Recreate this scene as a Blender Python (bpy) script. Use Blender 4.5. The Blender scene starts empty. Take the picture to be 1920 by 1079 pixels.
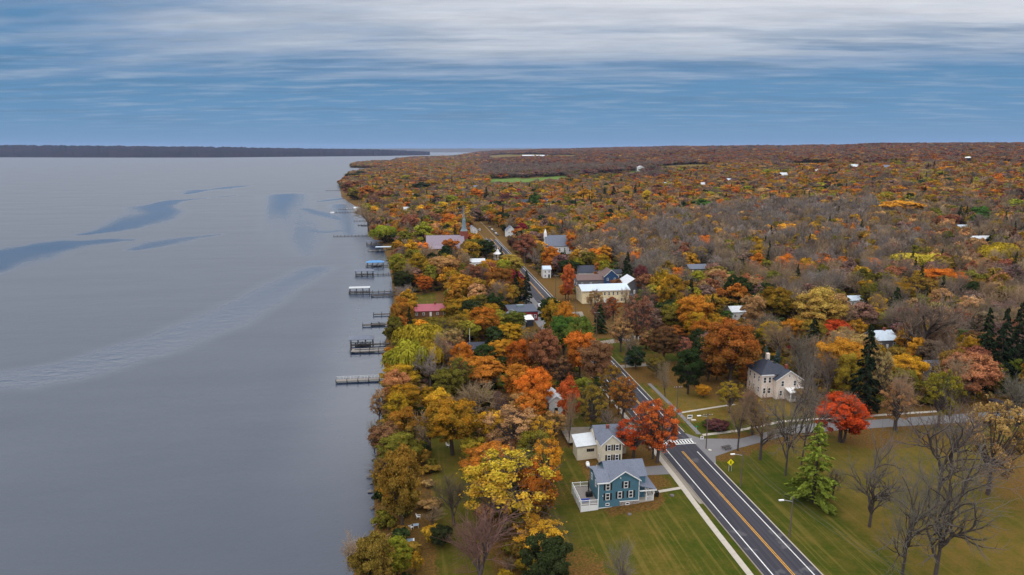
import bpy, math, random
import numpy as np
from mathutils import Vector

random.seed(7)
rng = np.random.default_rng(7)
SC = bpy.context.scene
COL = SC.collection
R = math.radians

# ------------------------------------------------------------------ camera, sky, sun, exposure
CAM_Z, PITCH, YAW, FPX = 75.0, R(11.42), R(8.28), 1280.0
cam = bpy.data.cameras.new('camera')
cam.lens, cam.sensor_width = 24.0, 36.0
cam.clip_start, cam.clip_end = 1.0, 90000.0
camo = bpy.data.objects.new('camera', cam)
COL.objects.link(camo)
camo.location = (0, 0, CAM_Z)
camo.rotation_euler = (math.pi / 2 - PITCH, 0, -YAW)
SC.camera = camo

SUN_EL, SUN_AZ = R(48), R(215)          # azimuth clockwise from +Y
EXPOSURE = -0.42
HAZE = 2.2e-5                            # density of the air, per metre
SC.view_settings.view_transform = 'Standard'
SC.view_settings.look = 'None'
SC.view_settings.exposure = EXPOSURE
SC.view_settings.gamma = 1.0
SC.view_settings.use_curve_mapping = False
cy = SC.cycles
cy.use_denoising = True
try:
    cy.denoiser = 'OPENIMAGEDENOISE'
except Exception:
    pass
cy.max_bounces = 5
cy.diffuse_bounces = 3
cy.glossy_bounces = 3
cy.transmission_bounces = 2
cy.volume_bounces = 0
cy.caustics_reflective = False
cy.caustics_refractive = False
cy.sample_clamp_indirect = 4.0
SC.render.film_transparent = False


def lin(c):
    c = c / 255.0
    return c / 12.92 if c <= 0.04045 else ((c + 0.055) / 1.055) ** 2.4


def rgb(r, g, b):
    return (lin(r), lin(g), lin(b), 1.0)


class NT:
    """tiny node-tree helper"""

    def __init__(self, tree):
        self.t = tree
        self.n = tree.nodes
        self.l = tree.links

    def new(self, typ, **kw):
        n = self.n.new(typ)
        for k, v in kw.items():
            setattr(n, k, v)
        return n

    def put(self, sock, v):
        if hasattr(v, 'is_output') or isinstance(v, bpy.types.NodeSocket):
            self.l.new(v, sock)
        elif v is not None:
            sock.default_value = v

    def math(self, op, a, b=None, c=None, clamp=False):
        n = self.new('ShaderNodeMath', operation=op, use_clamp=clamp)
        for i, v in enumerate((a, b, c)):
            self.put(n.inputs[i], v)
        return n.outputs[0]

    def mix(self, f, a, b, blend='MIX'):
        n = self.new('ShaderNodeMix', data_type='RGBA', blend_type=blend)
        self.put(n.inputs[0], f)
        self.put(n.inputs[6], a)
        self.put(n.inputs[7], b)
        return n.outputs[2]

    def noise(self, vec, scale, detail=3.0, rough=0.55, dim='3D', w=None):
        n = self.new('ShaderNodeTexNoise', noise_dimensions=dim)
        if vec is not None:
            self.l.new(vec, n.inputs['Vector'])
        n.inputs['Scale'].default_value = scale
        n.inputs['Detail'].default_value = detail
        n.inputs['Roughness'].default_value = rough
        if w is not None:
            self.put(n.inputs['W'], w)
        return n.outputs['Fac']

    def ramp(self, f, stops, interp='LINEAR'):
        n = self.new('ShaderNodeValToRGB')
        cr = n.color_ramp
        cr.interpolation = interp
        while len(cr.elements) < len(stops):
            cr.elements.new(0.5)
        for e, (p, c) in zip(cr.elements, stops):
            e.position = p
            e.color = c
        self.put(n.inputs[0], f)
        return n.outputs[0]

    def maprange(self, v, a, b, c=0.0, d=1.0, smooth=True):
        n = self.new('ShaderNodeMapRange')
        n.interpolation_type = 'SMOOTHSTEP' if smooth else 'LINEAR'
        self.put(n.inputs[0], v)
        for i, x in enumerate((a, b, c, d)):
            n.inputs[i + 1].default_value = x
        return n.outputs[0]


world = bpy.data.worlds.new('World')
SC.world = world
world.use_nodes = True
w = NT(world.node_tree)
w.n.clear()
tc = w.new('ShaderNodeTexCoord')
sep = w.new('ShaderNodeSeparateXYZ')
w.l.new(tc.outputs['Generated'], sep.inputs[0])
dx, dy, dz = sep.outputs
zz = w.math('ADD', w.math('MAXIMUM', dz, 0.0), 0.05)
px_ = w.math('DIVIDE', dx, zz)
py_ = w.math('DIVIDE', dy, zz)


def cloud_vec(sx, sy, sk, ox):
    cmb = w.new('ShaderNodeCombineXYZ')
    w.put(cmb.inputs[0], w.math('ADD', w.math('MULTIPLY', px_, sx), ox))
    w.put(cmb.inputs[1], w.math('MULTIPLY', w.math('ADD', py_, w.math('MULTIPLY', px_, sk)), sy))
    return cmb.outputs[0]


band = w.noise(cloud_vec(0.42, 1.4, 0.14, 3.1), 1.0, 5.0, 0.60)
streak = w.noise(cloud_vec(1.2, 3.0, 0.22, 1.7), 1.0, 5.0, 0.60)
wide = w.noise(cloud_vec(0.22, 0.30, 0.34, 9.7), 1.0, 2.0, 0.5)
fine = w.noise(cloud_vec(1.7, 4.4, 0.18, 5.3), 1.0, 7.0, 0.64)
e1 = w.math('MULTIPLY_ADD', w.math('SUBTRACT', band, 0.5), w.maprange(dz, 0.015, 0.09, 0.02, 0.14), dz)
e1 = w.math('MULTIPLY_ADD', w.math('SUBTRACT', streak, 0.5), w.maprange(dz, 0.03, 0.09, 0.015, 0.085), e1)
e1 = w.math('SUBTRACT', e1, w.math('MULTIPLY', w.maprange(dx, 0.12, -0.40), w.math('MULTIPLY', w.maprange(dz, 0.05, 0.16, 0.0, 0.065), w.maprange(dz, 0.19, 0.26, 1.0, 0.0))))   # the deck's edge trails off to the left
e2 = w.math('MULTIPLY_ADD', w.math('SUBTRACT', wide, 0.5), w.maprange(dz, 0.03, 0.14, 0.0, 0.26), e1)
cl = w.ramp(w.math('MULTIPLY', e2, 2.0, clamp=True), [
    (0.00, rgb(100, 144, 188)), (0.05, rgb(100, 147, 190)), (0.10, rgb(92, 144, 190)), (0.15, rgb(90, 140, 184)), (0.20, rgb(118, 152, 190)),
    (0.26, rgb(146, 168, 197)), (0.33, rgb(182, 193, 210)), (0.43, rgb(222, 225, 233)), (0.52, rgb(240, 242, 246)), (1.0, rgb(255, 255, 255))])
thin = w.math('MULTIPLY', w.maprange(streak, 0.46, 0.72), w.math('MULTIPLY', w.maprange(dz, 0.012, 0.05), w.maprange(dz, 0.10, 0.16, 0.55, 0.1)))
cl = w.mix(thin, cl, rgb(158, 180, 206))
darkb = w.math('MULTIPLY', w.maprange(band, 0.50, 0.36), w.math('MULTIPLY', w.maprange(dz, 0.015, 0.05), w.maprange(dz, 0.12, 0.18, 0.5, 0.0)))
cl = w.mix(darkb, cl, rgb(84, 126, 166))
cl = w.mix(1.0, cl, w.maprange(dz, 0.18, 0.38, 1.0, 2.15), 'MULTIPLY')      # an overcast dome brightens towards the zenith
fmul = w.math('MULTIPLY_ADD', w.math('SUBTRACT', fine, 0.5), w.maprange(dz, 0.04, 0.16, 0.10, 0.50), 1.0)
cl = w.mix(1.0, cl, fmul, 'MULTIPLY')
sky = w.new('ShaderNodeTexSky', sky_type='NISHITA')
sky.sun_disc = False
sky.sun_elevation = SUN_EL
sky.sun_rotation = SUN_AZ
sky.altitude = 200
sky.air_density = 1.0
sky.dust_density = 0.5
bg_sky = w.new('ShaderNodeBackground')
bg_sky.inputs[1].default_value = 0.08
w.l.new(sky.outputs[0], bg_sky.inputs[0])
bg_cl = w.new('ShaderNodeBackground')
bg_cl.inputs[1].default_value = 1.28
w.l.new(cl, bg_cl.inputs[0])
mixw = w.new('ShaderNodeMixShader')
mixw.inputs[0].default_value = 0.90       # cloud cover: the thin deck lets a little clear sky through
w.l.new(bg_sky.outputs[0], mixw.inputs[1])
w.l.new(bg_cl.outputs[0], mixw.inputs[2])
wo = w.new('ShaderNodeOutputWorld')
w.l.new(mixw.outputs[0], wo.inputs[0])

sun = bpy.data.lights.new('sun', 'SUN')
sun.energy = 0.6
sun.angle = R(14)
sun.color = (1.0, 0.95, 0.88)
suno = bpy.data.objects.new('sun', sun)
COL.objects.link(suno)
sd = Vector((math.sin(SUN_AZ) * math.cos(SUN_EL), math.cos(SUN_AZ) * math.cos(SUN_EL), math.sin(SUN_EL)))
suno.rotation_euler = sd.to_track_quat('Z', 'Y').to_euler()

# ------------------------------------------------------------------ survey helpers: bearings and distances of the place
_fw = np.array([math.sin(YAW) * math.cos(PITCH), math.cos(YAW) * math.cos(PITCH), -math.sin(PITCH)])
_rt = np.array([math.cos(YAW), -math.sin(YAW), 0.0])
_up = np.cross(_rt, _fw)
_c0 = np.array([0, 0, CAM_Z])


def ray(u, v):
    return _fw + _rt * (u - 960) / FPX - _up * (v - 539.5) / FPX


def at(u, v, z=0.0):
    d = ray(u, v)
    return _c0 + d * ((z - CAM_Z) / d[2])


def project(p):
    p = np.atleast_2d(p) - _c0
    dd = p @ _fw
    return 960 + FPX * (p @ _rt) / dd, 539.5 - FPX * (p @ _up) / dd, dd


SH_Y = np.array([0, 120, 135, 160, 193, 220, 242, 285, 323, 371, 418, 501, 589, 667, 826, 982, 1210, 1566, 2207, 2630, 2850, 3000, 3186, 4010, 4893, 6691, 7074, 9585, 12000, 20000], float)
SH_X = np.array([-15, -13.5, -10, -11.5, -11.3, -10.8, -11, -13, -11.2, -11.6, -13.7, -18.5, -27, -43, -52, -76, -120, -158, -192, -160, -80, -150, -275, -316, -185, 0, 427, 947, 1500, 4000], float)
LAKE = -5.0


def sstep(t):
    t = np.clip(t, 0, 1)
    return t * t * (3 - 2 * t)


_perm = rng.random((64, 64))


def vnoise(x, y):
    x = np.asarray(x, float)
    y = np.asarray(y, float)
    xi, yi = np.floor(x).astype(int), np.floor(y).astype(int)
    fx, fy = sstep(x - xi), sstep(y - yi)
    g = lambda a, b: _perm[a % 64, b % 64]
    return (g(xi, yi) * (1 - fx) + g(xi + 1, yi) * fx) * (1 - fy) + (g(xi, yi + 1) * (1 - fx) + g(xi + 1, yi + 1) * fx) * fy


def fbm(x, y, o=4):
    s, a, t = 0, 1, 0
    for i in range(o):
        s = s + a * vnoise(x * 2 ** i + 17 * i, y * 2 ** i + 5 * i)
        t += a
        a *= 0.5
    return s / t


def terrain(X, Y):
    X = np.asarray(X, float)
    Y = np.asarray(Y, float)
    s = np.interp(Y, SH_Y, SH_X)
    d = X - s
    t = np.clip(d / (52 - np.minimum(s, 20)), 0, 1)
    z = LAKE + 0.9 * sstep(d / 4) + (-LAKE - 0.9) * t
    z = np.where(X > 52, np.where(Y > 2500, z, 0.0), z)
    z = np.where(d < 0, LAKE - np.minimum(0.25 * -d, 5), z)
    far = sstep((X - 190) / 1150)
    z = z + np.where(d > 0, 56 * far + 34 * sstep((X - 1150) / 1500), 0)
    rough = sstep((np.hypot(X, Y) - 500) / 900) * sstep(d / 200)
    z = z + rough * 26 * (fbm(X / 460, Y / 460, 3) - 0.5)
    return z


def ground(u, v, dz=0.0):
    z = 0.0
    for _ in range(25):
        p = at(u, v, z + dz)
        z = 0.5 * z + 0.5 * float(terrain(p[0], p[1]))
    p = at(u, v, z + dz)
    return p[0], p[1], z


# ------------------------------------------------------------------ mesh helpers
class MB:
    def __init__(self):
        self.v, self.f = [], []

    def face_block(self, vs, fs):
        o = len(self.v)
        self.v += [tuple(map(float, p)) for p in vs]
        self.f += [tuple(o + i for i in f) for f in fs]
        return self

    def box(self, x0, x1, y0, y1, z0, z1):
        return self.face_block([(x0, y0, z0), (x1, y0, z0), (x1, y1, z0), (x0, y1, z0), (x0, y0, z1), (x1, y0, z1), (x1, y1, z1), (x0, y1, z1)],
                               [(0, 3, 2, 1), (4, 5, 6, 7), (0, 1, 5, 4), (1, 2, 6, 5), (2, 3, 7, 6), (3, 0, 4, 7)])

    def gable(self, x0, x1, y0, y1, z0, ze, zr, axis='x', apex=None):
        """walls with gable ends, ridge along axis"""
        if axis == 'x':
            m = (y0 + y1) / 2 if apex is None else apex
            prof = [(y0, z0), (y1, z0), (y1, ze), (m, zr), (y0, ze)]
            a = [(x0, p, q) for p, q in prof]
            b = [(x1, p, q) for p, q in prof]
            return self.face_block(a + b, [(4, 3, 2, 1, 0), (5, 6, 7, 8, 9)] + [(i, (i + 1) % 5, (i + 1) % 5 + 5, i + 5) for i in range(5)])
        m = (x0 + x1) / 2 if apex is None else apex
        prof = [(x0, z0), (x1, z0), (x1, ze), (m, zr), (x0, ze)]
        a = [(p, y0, q) for p, q in prof]
        b = [(p, y1, q) for p, q in prof]
        return self.face_block(a + b, [(0, 1, 2, 3, 4), (9, 8, 7, 6, 5)] + [(i, i + 5, (i + 1) % 5 + 5, (i + 1) % 5) for i in range(5)])

    def slab(self, a, b, c, d, th=0.18):
        """plate on corners a b c d (counter-clockwise from above), thickness downwards along normal"""
        a, b, c, d = (Vector(p) for p in (a, b, c, d))
        n = (b - a).cross(d - a)
        n.normalize()
        lo = [p - n * th for p in (a, b, c, d)]
        return self.face_block([a, b, c, d] + lo, [(0, 1, 2, 3), (7, 6, 5, 4), (0, 4, 5, 1), (1, 5, 6, 2), (2, 6, 7, 3), (3, 7, 4, 0)])

    def gable_roof(self, x0, x1, y0, y1, ze, zr, axis='x', ov=0.35, th=0.18, apex=None):
        if axis == 'x':
            m = (y0 + y1) / 2 if apex is None else apex
            k0, k1 = (zr - ze) / (m - y0), (zr - ze) / (y1 - m)
            X0, X1 = x0 - ov, x1 + ov
            self.slab((X0, y0 - ov, ze - ov * k0 + th), (X1, y0 - ov, ze - ov * k0 + th), (X1, m, zr + th), (X0, m, zr + th), th)
            self.slab((X0, m, zr + th), (X1, m, zr + th), (X1, y1 + ov, ze - ov * k1 + th), (X0, y1 + ov, ze - ov * k1 + th), th)
        else:
            m = (x0 + x1) / 2 if apex is None else apex
            k0, k1 = (zr - ze) / (m - x0), (zr - ze) / (x1 - m)
            Y0, Y1 = y0 - ov, y1 + ov
            self.slab((x0 - ov, Y0, ze - ov * k0 + th), (m, Y0, zr + th), (m, Y1, zr + th), (x0 - ov, Y1, ze - ov * k0 + th), th)
            self.slab((m, Y0, zr + th), (x1 + ov, Y0, ze - ov * k1 + th), (x1 + ov, Y1, ze - ov * k1 + th), (m, Y1, zr + th), th)
        return self

    def hip_roof(self, x0, x1, y0, y1, ze, zr, ov=0.4):
        X0, X1, Y0, Y1 = x0 - ov, x1 + ov, y0 - ov, y1 + ov
        h = min(X1 - X0, Y1 - Y0) / 2 - 0.01
        if X1 - X0 >= Y1 - Y0:
            r0, r1 = (X0 + h, (Y0 + Y1) / 2, zr), (X1 - h, (Y0 + Y1) / 2, zr)
        else:
            r0, r1 = ((X0 + X1) / 2, Y0 + h, zr), ((X0 + X1) / 2, Y1 - h, zr)
        base = [(X0, Y0, ze), (X1, Y0, ze), (X1, Y1, ze), (X0, Y1, ze)]
        low = [(p[0], p[1], ze - 0.15) for p in base]
        if X1 - X0 >= Y1 - Y0:
            tops = [(0, 1, 5, 4), (1, 2, 5), (2, 3, 4, 5), (3, 0, 4)]
        else:
            tops = [(0, 1, 4), (1, 2, 5, 4), (2, 3, 5), (3, 0, 4, 5)]
        return self.face_block(base + [r0, r1] + low, tops + [(9, 8, 7, 6)] + [(i, i + 6, (i + 1) % 4 + 6, (i + 1) % 4) for i in range(4)])

    def tube(self, p0, p1, r0, r1=None, n=6, caps=True):
        r1 = r0 if r1 is None else r1
        p0, p1 = Vector(p0), Vector(p1)
        d = (p1 - p0).normalized()
        a = d.orthogonal().normalized()
        b = d.cross(a)
        vs = []
        for p, r in ((p0, r0), (p1, r1)):
            for i in range(n):
                t = 2 * math.pi * i / n
                vs.append(p + a * (r * math.cos(t)) + b * (r * math.sin(t)))
        fs = [(i, (i + 1) % n, (i + 1) % n + n, i + n) for i in range(n)]
        if caps:
            fs += [tuple(range(n - 1, -1, -1)), tuple(range(n, 2 * n))]
        return self.face_block(vs, fs)

    def lathe(self, prof, n=12, c=(0, 0)):
        vs = []
        for r, z in prof:
            for i in range(n):
                t = 2 * math.pi * i / n
                vs.append((c[0] + r * math.cos(t), c[1] + r * math.sin(t), z))
        fs = []
        for k in range(len(prof) - 1):
            fs += [(k * n + i, k * n + (i + 1) % n, (k + 1) * n + (i + 1) % n, (k + 1) * n + i) for i in range(n)]
        fs += [tuple(range(n - 1, -1, -1)), tuple(range((len(prof) - 1) * n, len(prof) * n))]
        return self.face_block(vs, fs)

    def mesh(self, name, mat=None, smooth=False):
        me = bpy.data.meshes.new(name)
        me.from_pydata(self.v, [], self.f)
        if mat:
            me.materials.append(mat)
        if smooth:
            me.polygons.foreach_set('use_smooth', [True] * len(me.polygons))
        return me

    def build(self, name, mat, parent=None, loc=None, rz=None, smooth=False):
        o = bpy.data.objects.new(name, self.mesh(name, mat, smooth))
        COL.objects.link(o)
        if parent is not None:
            o.parent = parent
        if loc is not None:
            o.location = loc
        if rz is not None:
            o.rotation_euler = (0, 0, rz)
        return o


def tag(o, label=None, cat=None, group=None, kind=None):
    if label:
        o['label'] = label
    if cat:
        o['category'] = cat
    if group:
        o['group'] = group
    if kind:
        o['kind'] = kind
    return o


def empty(name, loc=(0, 0, 0), rz=0.0):
    o = bpy.data.objects.new(name, None)
    COL.objects.link(o)
    o.location = loc
    o.rotation_euler = (0, 0, rz)
    o.empty_display_size = 0.5
    return o


def np_mesh(name, verts, faces, mats=(), midx=None, attrs=None, smooth=False):
    """verts (N,3); faces (M,3|4)"""
    me = bpy.data.meshes.new(name)
    n, m, k = len(verts), len(faces), faces.shape[1]
    me.vertices.add(n)
    me.vertices.foreach_set('co', np.ascontiguousarray(verts, np.float32).ravel())
    me.loops.add(m * k)
    me.loops.foreach_set('vertex_index', np.ascontiguousarray(faces, np.int32).ravel())
    me.polygons.add(m)
    me.polygons.foreach_set('loop_start', np.arange(0, m * k, k, dtype=np.int32))
    for mt in mats:
        me.materials.append(mt)
    if midx is not None:
        me.polygons.foreach_set('material_index', np.ascontiguousarray(midx, np.int32))
    if smooth:
        me.polygons.foreach_set('use_smooth', np.ones(m, bool))
    for an, (dom, typ, val) in (attrs or {}).items():
        a = me.attributes.new(an, typ, dom)
        if typ == 'FLOAT':
            a.data.foreach_set('value', np.ascontiguousarray(val, np.float32).ravel())
        elif typ == 'INT':
            a.data.foreach_set('value', np.ascontiguousarray(val, np.int32).ravel())
        elif typ == 'FLOAT_VECTOR':
            a.data.foreach_set('vector', np.ascontiguousarray(val, np.float32).ravel())
        elif typ == 'FLOAT_COLOR':
            a.data.foreach_set('color', np.ascontiguousarray(val, np.float32).ravel())
    me.update(calc_edges=True)
    return me


# ------------------------------------------------------------------ materials
def material(name):
    m = bpy.data.materials.new(name)
    m.use_nodes = True
    t = NT(m.node_tree)
    t.n.clear()
    out = t.new('ShaderNodeOutputMaterial')
    return m, t, out


def principled(t, out, color, rough=0.7, spec=0.3, metal=0.0, normal=None):
    b = t.new('ShaderNodeBsdfPrincipled')
    t.put(b.inputs['Base Color'], color)
    t.put(b.inputs['Roughness'], rough)
    t.put(b.inputs['Metallic'], metal)
    b.inputs['Specular IOR Level'].default_value = spec
    if normal is not None:
        t.l.new(normal, b.inputs['Normal'])
    t.l.new(b.outputs[0], out.inputs['Surface'])
    return b


def plain(name, c, rough=0.7, var=0.18, scale=1.2, spec=0.3, metal=0.0, c2=None, bump=0.0):
    """a weathered paint or timber: colour broken up by two scales of noise"""
    m, t, out = material(name)
    co = t.new('ShaderNodeTexCoord').outputs['Object']
    n1 = t.noise(co, scale, 4.0, 0.6)
    n2 = t.noise(co, scale * 9, 2.0, 0.5)
    f = t.math('ADD', t.math('MULTIPLY', n1, 0.7), t.math('MULTIPLY', n2, 0.3))
    k = t.math('MULTIPLY_ADD', t.math('SUBTRACT', f, 0.5), var * 3, 1.0)
    base = rgb(*c)
    if c2:
        base = t.mix(t.maprange(n1, 0.45, 0.62), rgb(*c), rgb(*c2))
    colr = t.mix(1.0, base, k, 'MULTIPLY')
    nrm = None
    if bump:
        bp = t.new('ShaderNodeBump')
        bp.inputs['Strength'].default_value = bump
        bp.inputs['Distance'].default_value = 0.05
        t.l.new(n2, bp.inputs['Height'])
        nrm = bp.outputs[0]
    principled(t, out, colr, rough, spec, metal, nrm)
    return m


def courses(name, c, c2, pitch=0.16, vertical=False, rough=0.75, spec=0.25):
    """boards, clapboards or shingle courses: fine lines in the finish, too small to count from the air"""
    m, t, out = material(name)
    co = t.new('ShaderNodeTexCoord').outputs['Object']
    sp = t.new('ShaderNodeSeparateXYZ')
    t.l.new(co, sp.inputs[0])
    src = t.math('ADD', sp.outputs[0], sp.outputs[1]) if vertical else sp.outputs[2]
    fr = t.math('FRACT', t.math('DIVIDE', src, pitch))
    line = t.maprange(fr, 0.0, 0.18, 0.80, 1.0)
    n1 = t.noise(co, 0.9, 4.0, 0.6)
    n2 = t.noise(co, 7.0, 3.0, 0.6)
    base = t.mix(t.maprange(n2, 0.35, 0.65), rgb(*c), rgb(*c2))
    k = t.math('MULTIPLY', line, t.math('MULTIPLY_ADD', n1, 0.35, 0.82))
    bp = t.new('ShaderNodeBump')
    bp.inputs['Strength'].default_value = 0.5
    bp.inputs['Distance'].default_value = 0.03
    t.l.new(fr, bp.inputs['Height'])
    principled(t, out, t.mix(1.0, base, k, 'MULTIPLY'), rough, spec, 0, bp.outputs[0])
    return m


def leaf_material(name, transl=0.30):
    m, t, out = material(name)
    A = t.new('ShaderNodeAttribute', attribute_type='INSTANCER', attribute_name='col').outputs['Color']
    B = t.new('ShaderNodeAttribute', attribute_type='INSTANCER', attribute_name='col2').outputs['Color']
    rn = t.new('ShaderNodeAttribute', attribute_type='GEOMETRY', attribute_name='rnd').outputs['Fac']
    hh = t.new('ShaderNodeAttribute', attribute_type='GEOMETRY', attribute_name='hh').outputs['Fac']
    co = t.new('ShaderNodeTexCoord').outputs['Object']
    oi = t.new('ShaderNodeObjectInfo').outputs['Random']
    nz = t.noise(co, 0.5, 3.0, 0.6, '4D', t.math('MULTIPLY', oi, 40.0))
    f = t.math('ADD', t.math('MULTIPLY', t.math('SUBTRACT', nz, 0.5), 2.6), 0.42)
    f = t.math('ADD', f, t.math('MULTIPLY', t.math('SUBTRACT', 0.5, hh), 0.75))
    f = t.math('ADD', f, t.math('MULTIPLY', t.math('SUBTRACT', rn, 0.5), 0.5), clamp=True)
    c = t.mix(f, A, B)
    c = t.mix(0.05, c, (0.20, 0.165, 0.115, 1.0))
    c = t.mix(1.0, c, t.math('MULTIPLY_ADD', rn, 0.95, 0.40), 'MULTIPLY')
    d = t.new('ShaderNodeBsdfDiffuse')
    tr = t.new('ShaderNodeBsdfTranslucent')
    t.l.new(c, d.inputs[0])
    t.l.new(c, tr.inputs[0])
    ms = t.new('ShaderNodeMixShader')
    ms.inputs[0].default_value = transl
    t.l.new(d.outputs[0], ms.inputs[1])
    t.l.new(tr.outputs[0], ms.inputs[2])
    t.l.new(ms.outputs[0], out.inputs['Surface'])
    return m


MAT = {}
MAT['leaf'] = leaf_material('leaves', 0.17)
MAT['bark'] = plain('bark', (74, 64, 58), 0.9, 0.25, 3.0, 0.1)
MAT['bark_grey'] = plain('bark_grey', (78, 69, 66), 0.9, 0.25, 3.0, 0.1)


def twig_material():
    m, t, out = material('twigs')
    A = t.new('ShaderNodeAttribute', attribute_type='INSTANCER', attribute_name='col').outputs['Color']
    oi = t.new('ShaderNodeObjectInfo').outputs['Random']
    d = t.new('ShaderNodeBsdfDiffuse')
    t.l.new(t.mix(1.0, A, t.math('MULTIPLY_ADD', oi, 0.3, 0.62), 'MULTIPLY'), d.inputs[0])
    t.l.new(d.outputs[0], out.inputs['Surface'])
    return m


MAT['twig'] = twig_material()


def ground_material():
    m, t, out = material('ground_cover')
    co = t.new('ShaderNodeTexCoord').outputs['Object']
    cov = t.new('ShaderNodeAttribute', attribute_type='GEOMETRY', attribute_name='cover').outputs['Color']
    sp = t.new('ShaderNodeSeparateColor')
    t.l.new(cov, sp.inputs[0])
    litter, dry, field = sp.outputs[0], sp.outputs[1], sp.outputs[2]
    n0 = t.noise(co, 0.05, 4.0, 0.6)
    n1 = t.noise(co, 0.28, 6.0, 0.72)
    n2 = t.noise(co, 2.2, 5.0, 0.75)
    mp = t.new('ShaderNodeMapping')
    mp.inputs['Scale'].default_value = (1.0, 0.03, 1.0)
    mp.inputs['Rotation'].default_value = (0, 0, R(3))
    t.l.new(co, mp.inputs[0])
    mow = t.noise(mp.outputs[0], 1.0, 3.0, 0.6)
    grass = t.mix(t.maprange(n1, 0.35, 0.68), rgb(46, 70, 12), rgb(72, 78, 22))
    grass = t.mix(t.math('MULTIPLY', t.maprange(mow, 0.50, 0.66), 0.42), grass, rgb(134, 118, 60))
    drycol = t.mix(t.maprange(n1, 0.3, 0.7), rgb(104, 92, 34), rgb(130, 104, 52))
    g = t.mix(t.math('MULTIPLY', t.math('ADD', dry, t.math('SUBTRACT', n0, 0.45)), 1.0, clamp=True), grass, drycol)
    lit = t.mix(t.maprange(n2, 0.35, 0.7), rgb(88, 72, 38), rgb(132, 94, 48))
    lf = t.math('MULTIPLY_ADD', t.math('SUBTRACT', n2, 0.5), 1.3, litter)
    lf = t.math('MULTIPLY_ADD', t.math('SUBTRACT', n1, 0.5), 0.9, lf)
    g = t.mix(t.maprange(lf, 0.3, 0.7), g, lit)
    g = t.mix(field, g, t.mix(t.maprange(n0, 0.3, 0.7), rgb(96, 122, 52), rgb(112, 132, 66)))
    g = t.mix(1.0, g, t.math('MULTIPLY_ADD', n2, 0.55, 0.44), 'MULTIPLY')
    bp = t.new('ShaderNodeBump')
    bp.inputs['Strength'].default_value = 0.6
    bp.inputs['Distance'].default_value = 0.12
    t.l.new(n2, bp.inputs['Height'])
    principled(t, out, g, 0.95, 0.05, 0, bp.outputs[0])
    return m


def water_material():
    m, t, out = material('lake_water')
    co = t.new('ShaderNodeTexCoord').outputs['Object']
    calm = t.new('ShaderNodeAttribute', attribute_type='GEOMETRY', attribute_name='calm').outputs['Fac']
    ruf = t.new('ShaderNodeAttribute', attribute_type='GEOMETRY', attribute_name='slick').outputs['Fac']
    mp = t.new('ShaderNodeMapping')
    mp.inputs['Scale'].default_value = (0.55, 1.0, 1.0)
    mp.inputs['Rotation'].default_value = (0, 0, R(22))
    t.l.new(co, mp.inputs[0])
    a = t.noise(mp.outputs[0], 0.30, 3.0, 0.6)
    b = t.noise(mp.outputs[0], 1.7, 3.0, 0.6)
    hgt = t.math('ADD', t.math('MULTIPLY', a, 0.9), t.math('MULTIPLY', b, 0.35))
    bp = t.new('ShaderNodeBump')
    bp.inputs['Distance'].default_value = 0.5
    t.put(bp.inputs['Strength'], t.math('MULTIPLY_ADD', calm, -0.26, 0.36))
    t.l.new(hgt, bp.inputs['Height'])
    r = t.math('MULTIPLY_ADD', calm, -0.38, 0.42)
    r = t.math('MULTIPLY_ADD', ruf, -0.30, r, clamp=True)
    ms = t.new('ShaderNodeMapping')
    ms.inputs['Scale'].default_value = (0.010, 0.035, 1.0)
    ms.inputs['Rotation'].default_value = (0, 0, R(24))
    t.l.new(co, ms.inputs[0])
    gust = t.noise(ms.outputs[0], 1.0, 6.0, 0.68)
    r = t.math('MULTIPLY_ADD', t.math('SUBTRACT', gust, 0.5), t.math('MULTIPLY_ADD', calm, -0.12, 0.18), r)
    r = t.math('MAXIMUM', r, 0.03)
    b_ = principled(t, out, rgb(14, 32, 56), r, 0.5, 0, bp.outputs[0])
    b_.inputs['IOR'].default_value = 1.62
    return m


MAT['ground'] = ground_material()
MAT['water'] = water_material()
MAT['asphalt_new'] = plain('asphalt_new', (62, 62, 68), 0.85, 0.10, 0.25, 0.25, bump=0.2)


def asphalt_worn():
    """resurfaced road: wheel tracks, seams and a few patches run along it"""
    m, t, out = material('asphalt_worn')
    co = t.new('ShaderNodeTexCoord').outputs['Object']
    mp = t.new('ShaderNodeMapping')
    mp.inputs['Scale'].default_value = (1.1, 0.02, 1.0)
    t.l.new(co, mp.inputs[0])
    track = t.noise(mp.outputs[0], 1.0, 3.0, 0.6)
    n1 = t.noise(co, 0.22, 4.0, 0.6)
    n2 = t.noise(co, 5.0, 3.0, 0.6)
    c = t.mix(t.maprange(track, 0.38, 0.64), rgb(46, 45, 54), rgb(58, 57, 65))
    c = t.mix(t.math('MULTIPLY', t.maprange(n1, 0.58, 0.66), 0.5), c, rgb(92, 90, 92))
    c = t.mix(1.0, c, t.math('MULTIPLY_ADD', n2, 0.4, 0.8), 'MULTIPLY')
    principled(t, out, c, 0.85, 0.25)
    return m


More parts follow.
